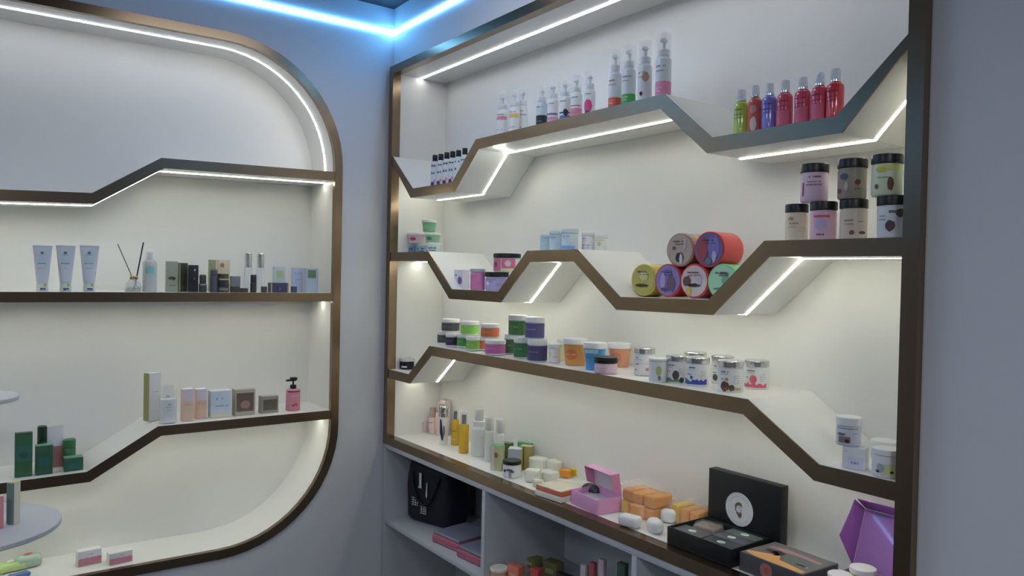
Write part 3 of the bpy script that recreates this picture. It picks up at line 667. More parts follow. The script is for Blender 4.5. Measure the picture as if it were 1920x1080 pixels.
P = spot(831, zc, 758, 19, yb=834); o, r, h = put('cosmetic_bottle', 'silver-capped white bottle with zebra-like black print on the counter', 'bottle', P)
lathe('bottle_body', [(r*.7, 0), (r*.8, .002), (r*.9, h*.3), (r, h*.66), (r*.9, h*.70)], pl(200, 205, 205), o)
lathe('cap', [(r*.95, h*.702), (r*1.05, h*.71), (r*1.0, h*.80), (r*1.05, h*.81), (r*1.05, h-.003), (r*.95, h)], SILVER, o)
decal(o, [([(-r*.35, h*.30, h*.64), (-r*.1, h*.22, h*.66), (r*.1, h*.12, h*.60), (r*.3, h*.1, h*.35), (r*.45, h*.16, h*.24)], ink(45, 35, 60)), ([(r*.45, h*.28, h*.50), (r*.6, h*.2, h*.48), (r*.7, h*.3, h*.42)], ink(60, 50, 70))], R=lambda v: r*1.0)
oil = mat('golden_oil', (.72, .45, .03), .12, alpha=.92, spec=.7)
for px, yt, yb, wd, tx in ((853, 765, 836, 15, 'slim bottle of golden oil with dark cap and clear overcap, left of the pair'), (869, 771, 851, 19, 'slim bottle of deep yellow oil with dark cap, right of the pair')):
    P = spot(px, zc, yt, wd, yb=yb); o, r, h = put('oil_bottle', tx, 'bottle', P, grp='golden oil bottles on the counter'); hb = h*.70
    lathe('bottle_body', [(r*.9, 0), (r, .003), (r, hb-.004), (r*.85, hb), (r*.5, hb+.002)], oil, o)
    lathe('cap', [(r*.42, hb+.0024), (r*.45, hb+.004), (r*.45, h-.012), (r*.4, h-.010)], BLACK, o)
    lathe('clear_cap', [(r*.82, hb+.0024), (r*.86, hb+.004), (r*.86, h-.002), (r*.80, h)], CLEAR, o)
    if px < 860: decal(o, words(-r*.5, r*.6, hb*.55, hb*.06, ink(110, 80, 30), 5)+words(-r*.4, r*.4, hb*.25, hb*.03, ink(200, 150, 120), 6), R=r)
P = spot(897, zc, 765, 27, yb=857); o, r, h = put('airless_bottle', 'frosted white airless bottle with white collar and clear cap, tallest on the counter', 'bottle', P)
lathe('bottle_body', [(r*.92, 0), (r, .003), (r, h*.55), (r*.92, h*.61), (r*.78, h*.635)], pl(188, 190, 185, .3), o)
lathe('collar', [(r*.72, h*.636), (r*.80, h*.64), (r*.80, h*.74), (r*.74, h*.75)], pl(200, 200, 195), o)
lathe('pump_head', [(r*.4, h*.751), (r*.42, h*.76), (r*.42, h*.93), (r*.34, h*.94)], pl(175, 175, 175), o)
lathe('clear_cap', [(r*.60, h*.751), (r*.62, h*.76), (r*.60, h-.002), (r*.56, h)], mat('frosted_cap', (.85, .85, .85), .2, alpha=.4), o)
for px, yt, tx, y in ((918, 781, 'white bottle with clear square cap behind the airless bottle', .13), (938, 784, 'white bottle with clear square cap, right of its twin', .12)):
    P = spot(px, zc, yt, 19, y=y); o, r, h = put('airless_bottle', tx, 'bottle', P, grp='white bottles with clear caps behind the green-gold cartons')
    lathe('bottle_body', [(r*.85, 0), (r*.9, .003), (r*.9, h*.66), (r*.6, h*.70)], pl(190, 192, 188, .3), o)
    lathe('pump_head', [(r*.5, h*.702), (r*.55, h*.71), (r*.5, h*.93), (r*.4, h*.94)], pl(165, 158, 150), o)
    lathe('clear_cap', [(r*.80, h*.702), (r*.86, h*.71), (r*.86, h-.002), (r*.8, h)], mat('frosted_cap', (.85, .85, .85), .2, alpha=.4), o)
G = 'gold and green cartons on the counter'
for px, yt, yb, wd, c, tx, y in ((932.5, 832, 884, 27, (160, 160, 120), 'pale gold carton with a round seal, left of the group', None), (952, 828, 0, 22, (70, 95, 50), 'dark green carton at the back of the group', .15),
        (966, 837, 884, 29, (165, 160, 70), 'yellow and grey carton behind the black-lidded palm tree jar', None), (987, 833, 882, 27, (140, 125, 65), 'bronze-gold carton at the right of the group', None)):
    if px == 952: cbox(px, yt, None, wd, .8, .55, 'carton_box', tx, c, None, pl(60, 110, 70), grp=G, y=y)
    elif px == 966: cbox(px, yt, yb, wd, .9, .75, 'carton_box', tx, (165, 165, 60), lambda w, h: [rect(-w*.49, w*.49, h*.01, h*.98, ink(140, 145, 155))], pl(180, 190, 190), grp=G)
    else: cbox(px, yt, yb, wd, .75, .6, 'carton_box', tx, c, (lambda w, h: [blob(0, h*.62, w*.2, h*.11, ink(110, 100, 60), 3, .05), rect(-w*.45, -w*.15, h*.02, h*.98, ink(175, 172, 155))]) if px < 940 else (lambda w, h: [rect(-w*.2, -w*.1, h*.02, h*.98, ink(90, 80, 45))]), pl(80, 150, 95) if px < 940 else pl(160, 160, 120), grp=G)
cbox(985, 827, None, 30, .3, .3, 'carton_box', 'flat green carton peeking over the bronze-gold one at the back', (60, 130, 80), None, pl(70, 150, 90), grp=G, y=.218)
P = spot(959.5, zc, 859, 35, yb=898); o, r, h = put('scrub_jar', 'white jar with black lid and palm tree print in front of the cartons', 'jar', P, k=.8)
jar(o, r*.97, h, pl(200, 205, 208), BLACK, .22, [rect(-r*.15, -r*.08, .003, h*.42, DK), rect(r*.02, r*.09, .003, h*.40, DK), blob(-r*.1, h*.5, r*.4, h*.08, ink(70, 90, 95), 3, .8), blob(-r*.7, h*.45, r*.22, h*.09, ink(50, 60, 65), 4, .9), blob(r*.25, h*.42, r*.2, h*.06, ink(60, 80, 85), 5, .9)])
# ivory soaps
IV = mat('ivory_soap', S(218, 208, 178), .5)
G = 'ivory wrapped soap bars beside the gold cartons'
for px, yt, yb, wd, tx, hz, rot in ((1010, 862, 888, 40, 'ivory soap bar at the back left of its heap', .046, .3), (1038, 866, 892, 36, 'ivory soap bar at the back right of its heap', .044, -.2), (1000, 880, 908, 36, 'ivory soap bar at the front left of its heap', .040, .7),
        (1030, 884, 909, 40, 'ivory soap bar at the front right of its heap', .036, .1), (1009, 894, 916, 24, 'peach-tinted soap bar lowest in the ivory heap', .024, .5)):
    x, y, z, r, h = spot(px, zc, yt, wd, yb=yb)
    o = thing('soap_bar', tx, 'soap', (x, y, z), rot, G)
    rbox('soap', r*1.7, r*1.15, hz, IV if hz != .024 else mat('ivory_soap', S(222, 190, 160), .5), o, .007, .0015, nx())
# pink carton with window
o, wd, dp, h = cbox(1064, 846, 884, 35, .7, .35, 'carton_box', 'pink carton with a dark display window at the back of the counter', (190, 120, 165), lambda w, h: [rect(-w*.25, w*.42, h*.12, h*.78, ink(140, 110, 110)), rect(w*.1, w*.3, h*.14, h*.5, ink(165, 115, 125))], pl(200, 140, 180))
# amber soap packs
AMB = mat('amber_soap', (.80, .33, .04), .25, alpha=.95); AMY = mat('amber_yellow_soap', (.78, .50, .03), .25, alpha=.95); ORB = mat('orange_soap', (.78, .36, .12), .35)
WRAP = mat('clear_wrap', (1, .97, .95), .08, alpha=.14, spec=1.0)
def soap(px, yt, yb, wd, tx, m, hz, rot, grp, k=.6, dz=0, dist=.0006, kind='soap_bar', pt='soap', bev=.006):
    x, y, z, r, h = spot(px, zc, yt, wd, yb=yb)
    o = thing(kind, tx, 'soap', (x, y, z+dz), rot, grp)
    va = math.atan2(CAM.y-y, CAM.x-x)+pi/2; w_, d_ = boxdims(r, va-rot, k)
    rbox(pt, w_, d_, hz, m, o, bev, dist, nx()); return o, w_, d_
soap(1060, 880, 898, 26, 'orange soap block in front of the pink windowed carton', AMB, .026, .3, 'amber soap blocks behind the open pink box')
soap(1082, 878, 897, 30, 'amber yellow soap block right of the orange one behind the open pink box', AMY, .028, .2, 'amber soap blocks behind the open pink box')
# dark brown box with round pale window
o, wd, dp, h = cbox(1116, 866, 898, 37, .55, .75, 'carton_box', 'small black-brown box with a white arch and white end behind the pink open box', (50, 42, 40), lambda w, h: [([(-w*.25+w*.5*i/8, .0005, h*.62*math.sqrt(max(0, 1-((i-4)/4)**2))+.001) for i in range(9)], ink(205, 185, 185))])
decal(o, [([(-dp*.40, h*.12, h*.90), (dp*.40, h*.12, h*.90)], ink(200, 195, 190))], 'end_label', y=wd/2, axis='+x')
# orange-red tray box with glossy top
A_ = Vector((1.000, .018)); rot = .10
o = thing('gift_tray', 'low white tray with orange-red layer and glossy peach film on top', 'tray', (1.045, .062, Z+zc), rot)
rbox('tray', .110, .098, .016, pl(195, 195, 180), o, .0015)
b_ = rbox('soap_layer', .106, .094, .013, pl(205, 85, 45), o, .0015); b_.location.z = .0162
b_ = rbox('film_top', .106, .094, .004, mat('film', S(225, 180, 150), .12, coat=.6), o, .0018, .0007, 4); b_.location.z = .0294
o = thing('wrapped_soap', 'dark grey wrapped lump between the tray and the open pink box', 'soap', (1.118, .125, Z+zc), .4)
rbox('wrapper', .058, .045, .044, mat('dark_wrap', (.05, .052, .055), .3), o, .014, .0015, 5)
# open pink box
def panel(name, pts, th, m, parent):
    """thin panel through 4 points (local), thickness th"""
    P = [Vector(p) for p in pts]; n = (P[1]-P[0]).cross(P[2]-P[0]).normalized()*th
    k = len(P); vs = P+[q+n for q in P]
    fs = [tuple(range(k))[::-1], tuple(range(k, 2*k))]+[(i, (i+1) % k, k+(i+1) % k, k+i) for i in range(k)]
    return mesh(name, vs, fs, m, parent, smooth=False)
PK = pl(215, 130, 175); PKI = pl(178, 172, 180)
o = thing('open_carton', 'open glossy pink carton with pale inside on the counter edge', 'box', (1.184, .080, Z+zc), -.10)
w_, d_, h_ = .124, .086, .046
box('bottom', -w_/2, w_/2, -d_/2, d_/2, 0, .0015, PK, o, .0003)
box('front_side', -w_/2, w_/2, -d_/2, -d_/2+.0015, .0016, h_*.9, PK, o, .0003)
box('back_side', -w_/2, w_/2, d_/2-.0015, d_/2, .0016, h_, PK, o, .0003)
box('left_side', -w_/2, -w_/2+.0015, -d_/2+.0016, d_/2-.0016, .0016, h_*.9, PK, o, .0003)
box('right_side', w_/2-.0015, w_/2, -d_/2+.0016, d_/2-.0016, .0016, h_*.9, PK, o, .0003)
box('insert', -w_/2+.002, w_/2-.002, -d_/2+.002, d_/2-.002, .0017, h_*.55, PKI, o, .0004)
lh = .060; yb_ = d_/2-.001
panel('lid', [(-w_/2, yb_, h_+.0008), (w_/2, yb_, h_+.0008), (w_/2, yb_-.010, h_+lh), (-w_/2, yb_-.010, h_+lh)], .0013, PK, o)
panel('lid_lining', [(-w_/2+.003, yb_-.0022, h_+.0012), (-w_/2+.003, yb_-.0118, h_+lh-.002), (w_/2-.003, yb_-.0118, h_+lh-.002), (w_/2-.003, yb_-.0022, h_+.0012)], .0004, PKI, o)
for sx in (-1, 1):
    panel('lid_side', [(sx*(w_/2+.0004), yb_-.001, h_+.001), (sx*(w_/2+.0004), yb_-.011, h_+lh), (sx*(w_/2+.0004), yb_-.040, h_+lh-.003), (sx*(w_/2+.0004), yb_-.030, h_+.012)], .0010, pl(220, 115, 155), o)
panel('lid_flap', [(-w_/2, yb_-.0105, h_+lh+.0008), (w_/2, yb_-.0105, h_+lh+.0008), (w_/2-.003, yb_-.040, h_+lh-.0015), (-w_/2+.003, yb_-.040, h_+lh-.0015)], .0010, PK, o)
# big amber wrapped stack
GX = 'orange soap slabs in the clear-wrapped stack'
for i, (dx, dy, dz, tx) in enumerate(((0, 0, 0, 'lower left orange soap slab under clear wrap'), (.042, .004, 0, 'lower middle orange soap slab under clear wrap'), (.084, 0, 0, 'lower right orange soap slab under clear wrap'),
        (.004, .004, .033, 'upper left orange soap slab under clear wrap'), (.044, 0, .033, 'upper middle orange soap slab under clear wrap'), (.085, .003, .033, 'upper right orange soap slab under clear wrap'))):
    o = thing('soap_slab', tx, 'soap', (1.262+dx, .155+dy, Z+zc+.0005+dz), .04*((i*7) % 3-1), GX)
    rbox('soap', .038, .076, .031, AMB, o, .005, .0006, nx())
bm = bmesh.new(); bmbox(bm, 1.236, 1.376, .106, .204, Z+zc+.0002, Z+zc+.083, .008, 2)
bmesh.ops.subdivide_edges(bm, edges=[e for e in bm.edges if e.calc_length() > .03], cuts=7, use_grid_fill=True)
rnd = random.Random(4)
for v in bm.verts:
    if v.co.z > Z+zc+.004: v.co += Vector((rnd.uniform(-1, 1), rnd.uniform(-1, 1), rnd.uniform(-1.2, .6)))*.0028
bmesh.ops.triangulate(bm, faces=bm.faces[:])
wr = bmobj('clear_wrapper', bm, WRAP, ang=10); tag(wr, 'crinkled clear wrapping around the stack of orange soap slabs', 'wrapping')
G = 'small soap bars in front of the wrapped orange stack'
soap(1173, 938, 963, 19, 'bright yellow soap cube in front of the wrapped stack', AMY, .032, .2, G, .9, bev=.003)
soap(1196, 946, 976, 32, 'pale orange ridged soap bar standing in front of the wrapped stack', ORB, .036, .15, G, .35, bev=.005)
soap(1212, 936, 972, 30, 'pale orange soap bar right behind the ridged one', ORB, .038, .2, G, .35, bev=.005)
soap(1226, 928, 966, 30, 'pale orange soap bar at the right end of the small bars', mat('orange_soap', (.78, .32, .08), .35), .040, .1, G, .35, bev=.005)
WS = mat('white_soap', S(208, 215, 205), .5)
G = 'white rounded soap bars along the counter edge'
soap(1181, 965, 995, 50, 'white rounded soap bar nearest the counter edge, left one', WS, .030, .25, G, .62, bev=.010)
soap(1228, 972, 1005, 40, 'white domed soap bar beside the black gift box tray', WS, .036, -.3, G, .75, bev=.013)
soap(1253, 958, 985, 36, 'white domed soap bar behind the front pair', WS, .036, .4, G, .75, bev=.013)
soap(1273, 946, 977, 34, 'cream-white domed soap bar at the back, beside the orange pack', mat('white_soap', S(212, 215, 185), .5), .040, .1, G, .8, bev=.014)
G = 'orange soap slabs beside the black lid'
for i, (dx, tx) in enumerate(((0, 'left orange slab of the low pack left of the upright black lid'), (.032, 'middle orange slab of the low pack left of the upright black lid'), (.064, 'right orange slab of the low pack left of the upright black lid'))):
    o = thing('soap_slab', tx, 'soap', (1.400+dx, .196, Z+zc+.0005), .04*(i-1), G); rbox('soap', .029, .062, .044+.004*(i == 0), AMB if i else AMY, o, .005, .0006, nx())
bm = bmesh.new(); bmbox(bm, 1.378, 1.488, .158, .234, Z+zc+.0002, Z+zc+.060, .008, 2)
bmesh.ops.subdivide_edges(bm, edges=[e for e in bm.edges if e.calc_length() > .03], cuts=6, use_grid_fill=True)
for v in bm.verts:
    if v.co.z > Z+zc+.004: v.co += Vector((rnd.uniform(-1, 1), rnd.uniform(-1, 1), rnd.uniform(-1.2, .6)))*.0028
bmesh.ops.triangulate(bm, faces=bm.faces[:])
wr = bmobj('clear_wrapper', bm, WRAP, ang=10); tag(wr, 'crinkled clear wrapping over the low pack of orange slabs by the black lid', 'wrapping')

# black gift box: tray with an upright lid behind
BK = mat('black_card', (.009, .009, .010), .45); BK2 = mat('black_card_edge', (.045, .045, .050), .5)
gx0, gx1, gy0, gy1 = 1.497, 1.690, .032, .175; th = .042
o = thing('gift_box', 'large black gift box with an upright lid bearing a round white emblem', 'gift box', ((gx0+gx1)/2, (gy0+gy1)/2, Z+zc))
hx, hy = (gx1-gx0)/2, (gy1-gy0)/2
box('tray_bottom', -hx, hx, -hy, hy, 0, .003, BK, o)
for nm, a in (('tray_side', (-hx, hx, -hy, -hy+.004)), ('tray_side', (-hx, hx, hy-.004, hy)), ('tray_side', (-hx, -hx+.004, -hy+.0045, hy-.0045)), ('tray_side', (hx-.004, hx, -hy+.0045, hy-.0045))):
    box(nm, *a, .0032, th, BK, o, .0006)
ld = box('lid', -hx+.004, hx+.024, hy+.002, hy+.030, .0002, .168, BK, o, .0012)
EM = mat('emblem_white', S(190, 195, 200), .5); BR = ink(100, 82, 58)
cx_, cz_, er = .004, .086, .041; n = 40
yy = hy+.0012
vs = [(cx_, yy, cz_)]+[(cx_+er*cos(2*pi*i/n), yy, cz_+er*sin(2*pi*i/n)) for i in range(n)]
em = mesh('emblem', vs, [(0, 1+i, 1+(i+1) % n) for i in range(n)], EM, ld, smooth=False)
def emb(shapes): return decal(em, shapes, 'emblem_print', y=yy-.0002, off=.0003)
ringm = ink(120, 125, 150); sh = []
for i in range(36):                      # thin ring line
    a0, a1 = 2*pi*i/36, 2*pi*(i+1)/36
    if i % 2 == 0 or True:
        u0, v0, u1, v1 = cx_+er*.93*cos(a0), cz_+er*.93*sin(a0), cx_+er*.93*cos(a1), cz_+er*.93*sin(a1)
        if u0 > u1: u0, v0, u1, v1 = u1, v1, u0, v0
        sh.append(([(u0, v0-.0004, v0+.0004), (u1, v1-.0004, v1+.0004)], ringm))
rn = random.Random(5)
for k in range(11):                      # letters round the top
    a = radians(150-12*k); u, v = cx_+er*.76*cos(a), cz_+er*.76*sin(a); s = .0015
    sh.append(([(u-s*.7, v-s, v+s*rn.uniform(.3, 1.2)), (u+s*.7, v-s*rn.uniform(0, 1), v+s)], DK if k == 8 else ringm))
for k in range(16):                      # small letters round the bottom
    a = radians(200+9.5*k); u, v = cx_+er*.80*cos(a), cz_+er*.80*sin(a); s = .0010
    sh.append(([(u-s*.7, v-s, v+s*rn.uniform(.3, 1.2)), (u+s*.7, v-s*rn.uniform(0, 1), v+s)], ringm))
f = er/38
def E_(cols): sh.append(([(cx_+u*f, cz_+a*f, cz_+b*f) for u, a, b in cols], BR))
E_([(-11, 2, 8), (-9, 0, 12), (-5, 7, 15), (0, 9, 16.5), (5, 9, 15.5), (8, 7, 12), (9, 6, 9)])          # swept hair
E_([(-10, -4, 3), (-8, -6, 2), (-7.4, -6, 0)])                                                            # sideburn
E_([(-7, -9, -3), (-4, -13, -6), (0, -18, -8), (4, -20, -8), (7, -15, -7), (8, -10, -6)])                 # beard
E_([(1, -6.5, -5), (4, -7.2, -5), (7, -6.8, -5)])                                                         # moustache
E_([(-1, 4, 5), (2, 4.4, 5.6), (4, 4, 5)]); E_([(6, 4, 5), (8, 4, 5)])                                    # brows
E_([(0, 1.6, 3), (3, 1.6, 3)]); E_([(5.2, -2.5, -1), (7.2, -2.5, 2.5), (7.8, -2.5, -1.5)])                # eye, nose
emb(sh)
# little black cartons with white oval labels lying in the tray
G = 'small black cartons with oval labels in the gift box tray'
LB = mat('oval_label', S(205, 205, 205), .5)
ox, oy = (gx0+gx1)/2, (gy0+gy1)/2
def flatc(x, y, w_, d_, tx, lu=0, h=.034, c=(78, 80, 80), rot=0):
    o = thing('small_carton', tx, 'box', (ox+x, oy+y, Z+zc+.0034), rot, G)
    carton(o, w_, d_, h, mat('charcoal_card', S(*c, .6), .4))
    decal(o, [([(lu+.011*(-1+2*i/10), -.0085*math.sqrt(max(0, 1-(-1+i/5)**2)), .0085*math.sqrt(max(0, 1-(-1+i/5)**2))) for i in range(11)], LB)]+[(([(lu+.007*t0, -.001, .001), (lu+.007*t0+.0015, -.001, .0012)]), ink(110, 110, 110)) for t0 in (-.7, -.4, -.1, .2, .5)], 'oval_label', y=h, axis='+z')
flatc(-.048, -.036, .086, .052, 'front left small dark grey carton with oval label in the gift box tray', .0)
flatc(.044, -.040, .086, .048, 'front right small black carton with oval label in the gift box tray', -.002, c=(50, 56, 60))
flatc(.040, .008, .088, .042, 'middle right small dark carton with oval label in the gift box tray', -.006, c=(72, 74, 82))
flatc(.036, .050, .088, .036, 'back small teal-tinted black carton with oval label in the gift box tray', .004, c=(70, 85, 80))
o = thing('wrapped_soap', 'clear-wrapped brownish soap in the black gift box tray', 'soap', (ox-.056, oy+.032, Z+zc+.0034), .2)
rbox('soap', .060, .048, .036, mat('brown_soap', S(110, 90, 78), .3), o, .008, .001, 5)
rbox('wrapper', .066, .054, .040, WRAP, o, .010, .003, 6)

# dark printed box at the right
p0, p1 = on(1389, 1064, 2, Z+zc), on(1470, 1105, 2, Z+zc)
bx0, bx1, by0, by1, bh = 1.706, 1.868, .040, .165, .041
o = thing('printed_box', 'flat dark box printed with an orange and pink picture and a round red seal', 'box', ((bx0+bx1)/2, (by0+by1)/2, Z+zc), -.03)
hx, hy = (bx1-bx0)/2, (by1-by0)/2
cart = box('carton', -hx, hx, -hy, hy, 0, bh, mat('charcoal_card', S(62, 62, 66), .35), o)
PT = dict(y=bh, axis='+z')
decal(o, [rect(-hx*.96, hx*.96, -hy*.96, hy*.96, ink(95, 92, 92)),
          ([(-hx*.92, -hy*.80, -hy*.62), (-hx*.5, -hy*.95, -hy*.35), (-hx*.2, -hy*.95, -hy*.05), (0, -hy*.95, -hy*.5), (hx*.5, -hy*.95, -hy*.6), (hx*.92, -hy*.95, -hy*.7)], ink(205, 135, 65)),
          ([(-hx*.8, hy*.25, hy*.5), (-hx*.3, hy*.3, hy*.62), (hx*.2, hy*.35, hy*.58), (hx*.8, hy*.30, hy*.48)], ink(150, 110, 120)),
          ([(-hx*.7, -hy*.1, hy*.1), (-hx*.4, -hy*.2, hy*.25), (-hx*.15, -hy*.1, hy*.18)], ink(60, 45, 45)),
          ([(-hx*.1, -hy*.3, hy*.1), (hx*.3, -hy*.4, hy*.12), (hx*.7, -hy*.45, hy*.05)], ink(85, 95, 90)),
          blob(-hx*.42, hy*.02, hx*.09, hy*.10, ink(205, 120, 55), 4, .8), blob(-hx*.28, -hy*.14, hx*.09, hy*.12, ink(215, 125, 60), 5, .8)]
      + words(hx*.3, hx*.8, -hy*.35, .006, ink(190, 195, 195), 3), 'picture', **PT)
ro = bh*.40
decal(o, [([(-hx*.12+ro*(-1+2*i/12), bh*.5-ro*math.sqrt(max(0, 1-(-1+i/6)**2)), bh*.5+ro*math.sqrt(max(0, 1-(-1+i/6)**2))) for i in range(13)], ink(140, 90, 80)), blob(-hx*.11, bh*.5, ro*.4, ro*.4, ink(170, 50, 50), 3)], 'round_seal', y=-hy)

# open purple box with yellow jars
PU = mat('purple_card', S(125, 62, 150), .28, coat=.3); PU2 = mat('purple_card_inside', S(135, 85, 160), .25, coat=.3); MR = mat('maroon_tissue', S(110, 40, 85), .5)
ux0, ux1, uy0, uy1 = 1.888, 2.066, .050, .188
o = thing('open_box', 'open purple box with raised lid at the right end of the counter', 'box', ((ux0+ux1)/2, (uy0+uy1)/2, Z+zc))
hx, hy = (ux1-ux0)/2, (uy1-uy0)/2; uh = .036
box('bottom', -hx, hx, -hy, hy, 0, .002, PU, o)
box('side', -hx, hx, -hy, -hy+.002, .0022, uh, PU, o, .0004); box('side', -hx, hx, hy-.002, hy, .0022, uh, PU, o, .0004)
box('side', -hx, -hx+.002, -hy+.0022, hy-.0022, .0022, uh, PU, o, .0004); box('side', hx-.002, hx, -hy+.0022, hy-.0022, .0022, uh, PU, o, .0004)
box('lining', -hx+.0025, hx-.0025, -hy+.0025, hy-.0025, .0022, .012, MR, o, .002)
L = .118; lean = .044
panel('lid', [(-hx, hy+.0005, uh+.001), (-hx, hy+lean, uh+L), (hx, hy+lean, uh+L), (hx, hy+.0005, uh+.001)], .0018, PU2, o)
panel('lid_side', [(-hx-.0005, hy+.0002, uh+.002), (-hx-.012, hy-.034, uh+.070), (-hx-.006, hy-.006, uh+L*1.0), (-hx-.003, hy+.006, uh+L*1.22), (-hx-.0005, hy+lean, uh+L)], .0014, PU, o)
panel('lid_side', [(hx+.0005, hy+.0002, uh+.002), (hx+.006, hy-.034, uh+.070), (hx+.004, hy-.004, uh+L*1.1), (hx+.0005, hy+lean, uh+L)], .0014, PU, o)
panel('lid_flap', [(-hx, hy+lean+.0004, uh+L+.001), (-hx+.002, hy+.006, uh+L*1.24), (hx-.004, hy+.006, uh+L*1.24), (hx, hy+lean+.0004, uh+L+.001)], .0014, PU, o)
YJ = mat('honey_jar', (.62, .46, .02), .15, alpha=.95)
for x, y, tx, c, rr_, hh_ in ((1.950, .118, 'yellow honey-coloured jar with white lid in the open purple box', YJ, .025, .056), (1.924, .080, 'smaller jar with pinkish white lid in front of the yellow jar in the purple box', pl(190, 150, 60), .024, .042)):
    o = thing('honey_jar', tx, 'jar', (x, y, Z+zc+.0125), .5)
    jar(o, rr_, hh_, c, pl(215, 205, 205), .2, None)

# ================================================================== things in the open cabinet
zk = -.9795
o = thing('tote_bag', 'black-navy bag with white lettering in the cabinet under the counter', 'bag', (.172, .160, Z+zk), .30)
BG = mat('navy_fabric', (.010, .010, .020), .75)
bm = bmesh.new(); bmbox(bm, -.118, .118, -.060, .060, 0, .250, .03, 4)
bmesh.ops.subdivide_edges(bm, edges=[e for e in bm.edges if e.calc_length() > .05], cuts=4, use_grid_fill=True)
for v in bm.verts:
    v.co.y *= 1+.15*sin(v.co.z*13); v.co.x *= 1-.06*(v.co.z/.245)
    v.co += Vector((sin(v.co.z*40+v.co.y*30), sin(v.co.x*50+v.co.z*22), 0))*.002; v.co.z = max(0, v.co.z)
bmobj('bag_body', bm, BG, o, ang=60)
tube('handle', [(-.075, -.067, .20), (-.06, -.078, .15), (-.03, -.082, .10), (0, -.082, .085), (.03, -.08, .10), (.055, -.078, .15), (.07, -.067, .20)], .006, BG, o)
WL = ink(165, 170, 175); wl = []
wl += [([(-.030, .150, .205), (-.018, .150, .205)], WL), ([(-.034, .146, .152), (-.016, .146, .154)], WL)]
wl += [([(.006, .120, .128), (.010, .112, .175), (.014, .12, .17)], WL)]
def glyph(u, v, s, seed):
    rn = random.Random(seed); out = []
    for k in range(4): out.append(([(u-s*.5, v+s*(k*.27-.4), v+s*(k*.27-.33)), (u+s*rn.uniform(.2, .5), v+s*(k*.27-.4), v+s*(k*.27-.33))], WL))
    for q in (-.3, .1, .4): out.append(([(u+s*q, v-s*.45, v+s*rn.uniform(.2, .6)), (u+s*q+s*.09, v-s*.45, v+s*.4)], WL))
    return out
wl += glyph(-.052, .088, .034, 3)+glyph(-.006, .062, .032, 5)
d_ = decal(o, wl, 'lettering', y=-.0745)
for x, y, tx, rot in ((.42, .065, 'folded pink and grey-blue pack in the cabinet beside the black bag', .12), (.600, .060, 'folded pink and grey-blue pack in the cabinet next to the white upright', .10)):
    o = thing('folded_cloth', tx, 'cloth', (x, y+.06, Z+zk), rot, 'pink packs in the cabinet')
    rbox('pink_layer', .158, .17, .030, pl(150, 70, 95, .6), o, .008, .0015, nx())
    q = rbox('grey_layer', .150, .16, .010, pl(105, 110, 130, .6), o, .004, .001, nx()); q.location.z = .0302
def cab(px, yt, wd, y, kind, tx, cat, c, k=.7, rot=.2, zs=None, shape='box', capc=None, grp=None):
    x, yy_, z, r, h = spot(px, zs if zs is not None else zk, yt, wd, y=y); h = max(h, .03)
    o = thing(kind, tx, cat, (x, yy_, z), rot, grp)
    if shape == 'box':
        va = math.atan2(CAM.y-yy_, CAM.x-x)+pi/2; w_, d_ = boxdims(r, va-rot, k); carton(o, w_, d_, h, pl(*c))
        decal(o, [rect(-w_*.3, w_*.3, h*.3, h*.6, ink(*[min(255, v+40) for v in c]))], y=-d_/2)
    elif shape == 'tub': tub(o, r, h, pl(*c), pl(*capc), .85)
    return o
cab(936, 1058, 33, .035, 'cosmetic_tub', 'peach tub with pale lid at the left of the middle cabinet compartment', 'tub', (205, 150, 110), shape='tub', capc=(215, 190, 170))
cab(968, 1054, 34, .07, 'carton_box', 'coral orange carton in the middle cabinet compartment', 'box', (195, 100, 70))
cab(998, 1037, 40, .20, 'carton_box', 'olive yellow carton rising at the back of the middle compartment', 'box', (110, 105, 50))
cab(1006, 1062, 24, .06, 'carton_box', 'small red carton in front of the olive ones in the cabinet', 'box', (165, 50, 40))
cab(1038, 1046, 40, .20, 'carton_box', 'dark olive carton right of the taller olive one in the cabinet', 'box', (95, 90, 45))
cab(1062, 1071, 40, .08, 'photo_frame', 'thick black-rimmed pale frame lying near the front of the cabinet', 'frame', (30, 28, 30), k=.3)
for i, (px, yt, c, tx) in enumerate(((1096, 1056, (170, 160, 165), 'tall pale carton with red stripe in the cabinet'), (1112, 1052, (150, 60, 75), 'narrow dark red carton between pale ones in the cabinet'), (1130, 1046, (170, 150, 155), 'pinkish white carton near the right upright in the cabinet'))):
    cab(px, yt, 16, .13, 'carton_box', tx, 'box', c, k=.9)
P = on(1120, 1050, 1, .08); P2 = on(1163, 1082, 1, .08)
o = tube('lotion_tube', [(1.215, .16, Z+zk+.085), (1.26, .12, Z+zk+.055), (1.31, .09, Z+zk+.018)], .014, mat('dark_red_plastic', S(75, 40, 50), .4), n=14); tag(o, 'dark red tube leaning diagonally in the middle cabinet compartment', 'tube')
cab(1168, 1052, 22, .14, 'carton_box', 'dark green carton against the right upright of the middle compartment', 'box', (60, 85, 65))
zq = -1.4195
o = thing('carton_box', 'large yellow-green carton in the lower left cabinet compartment', 'box', (.565, .17, Z+zq), .2); carton(o, .16, .14, .31, pl(125, 125, 70))

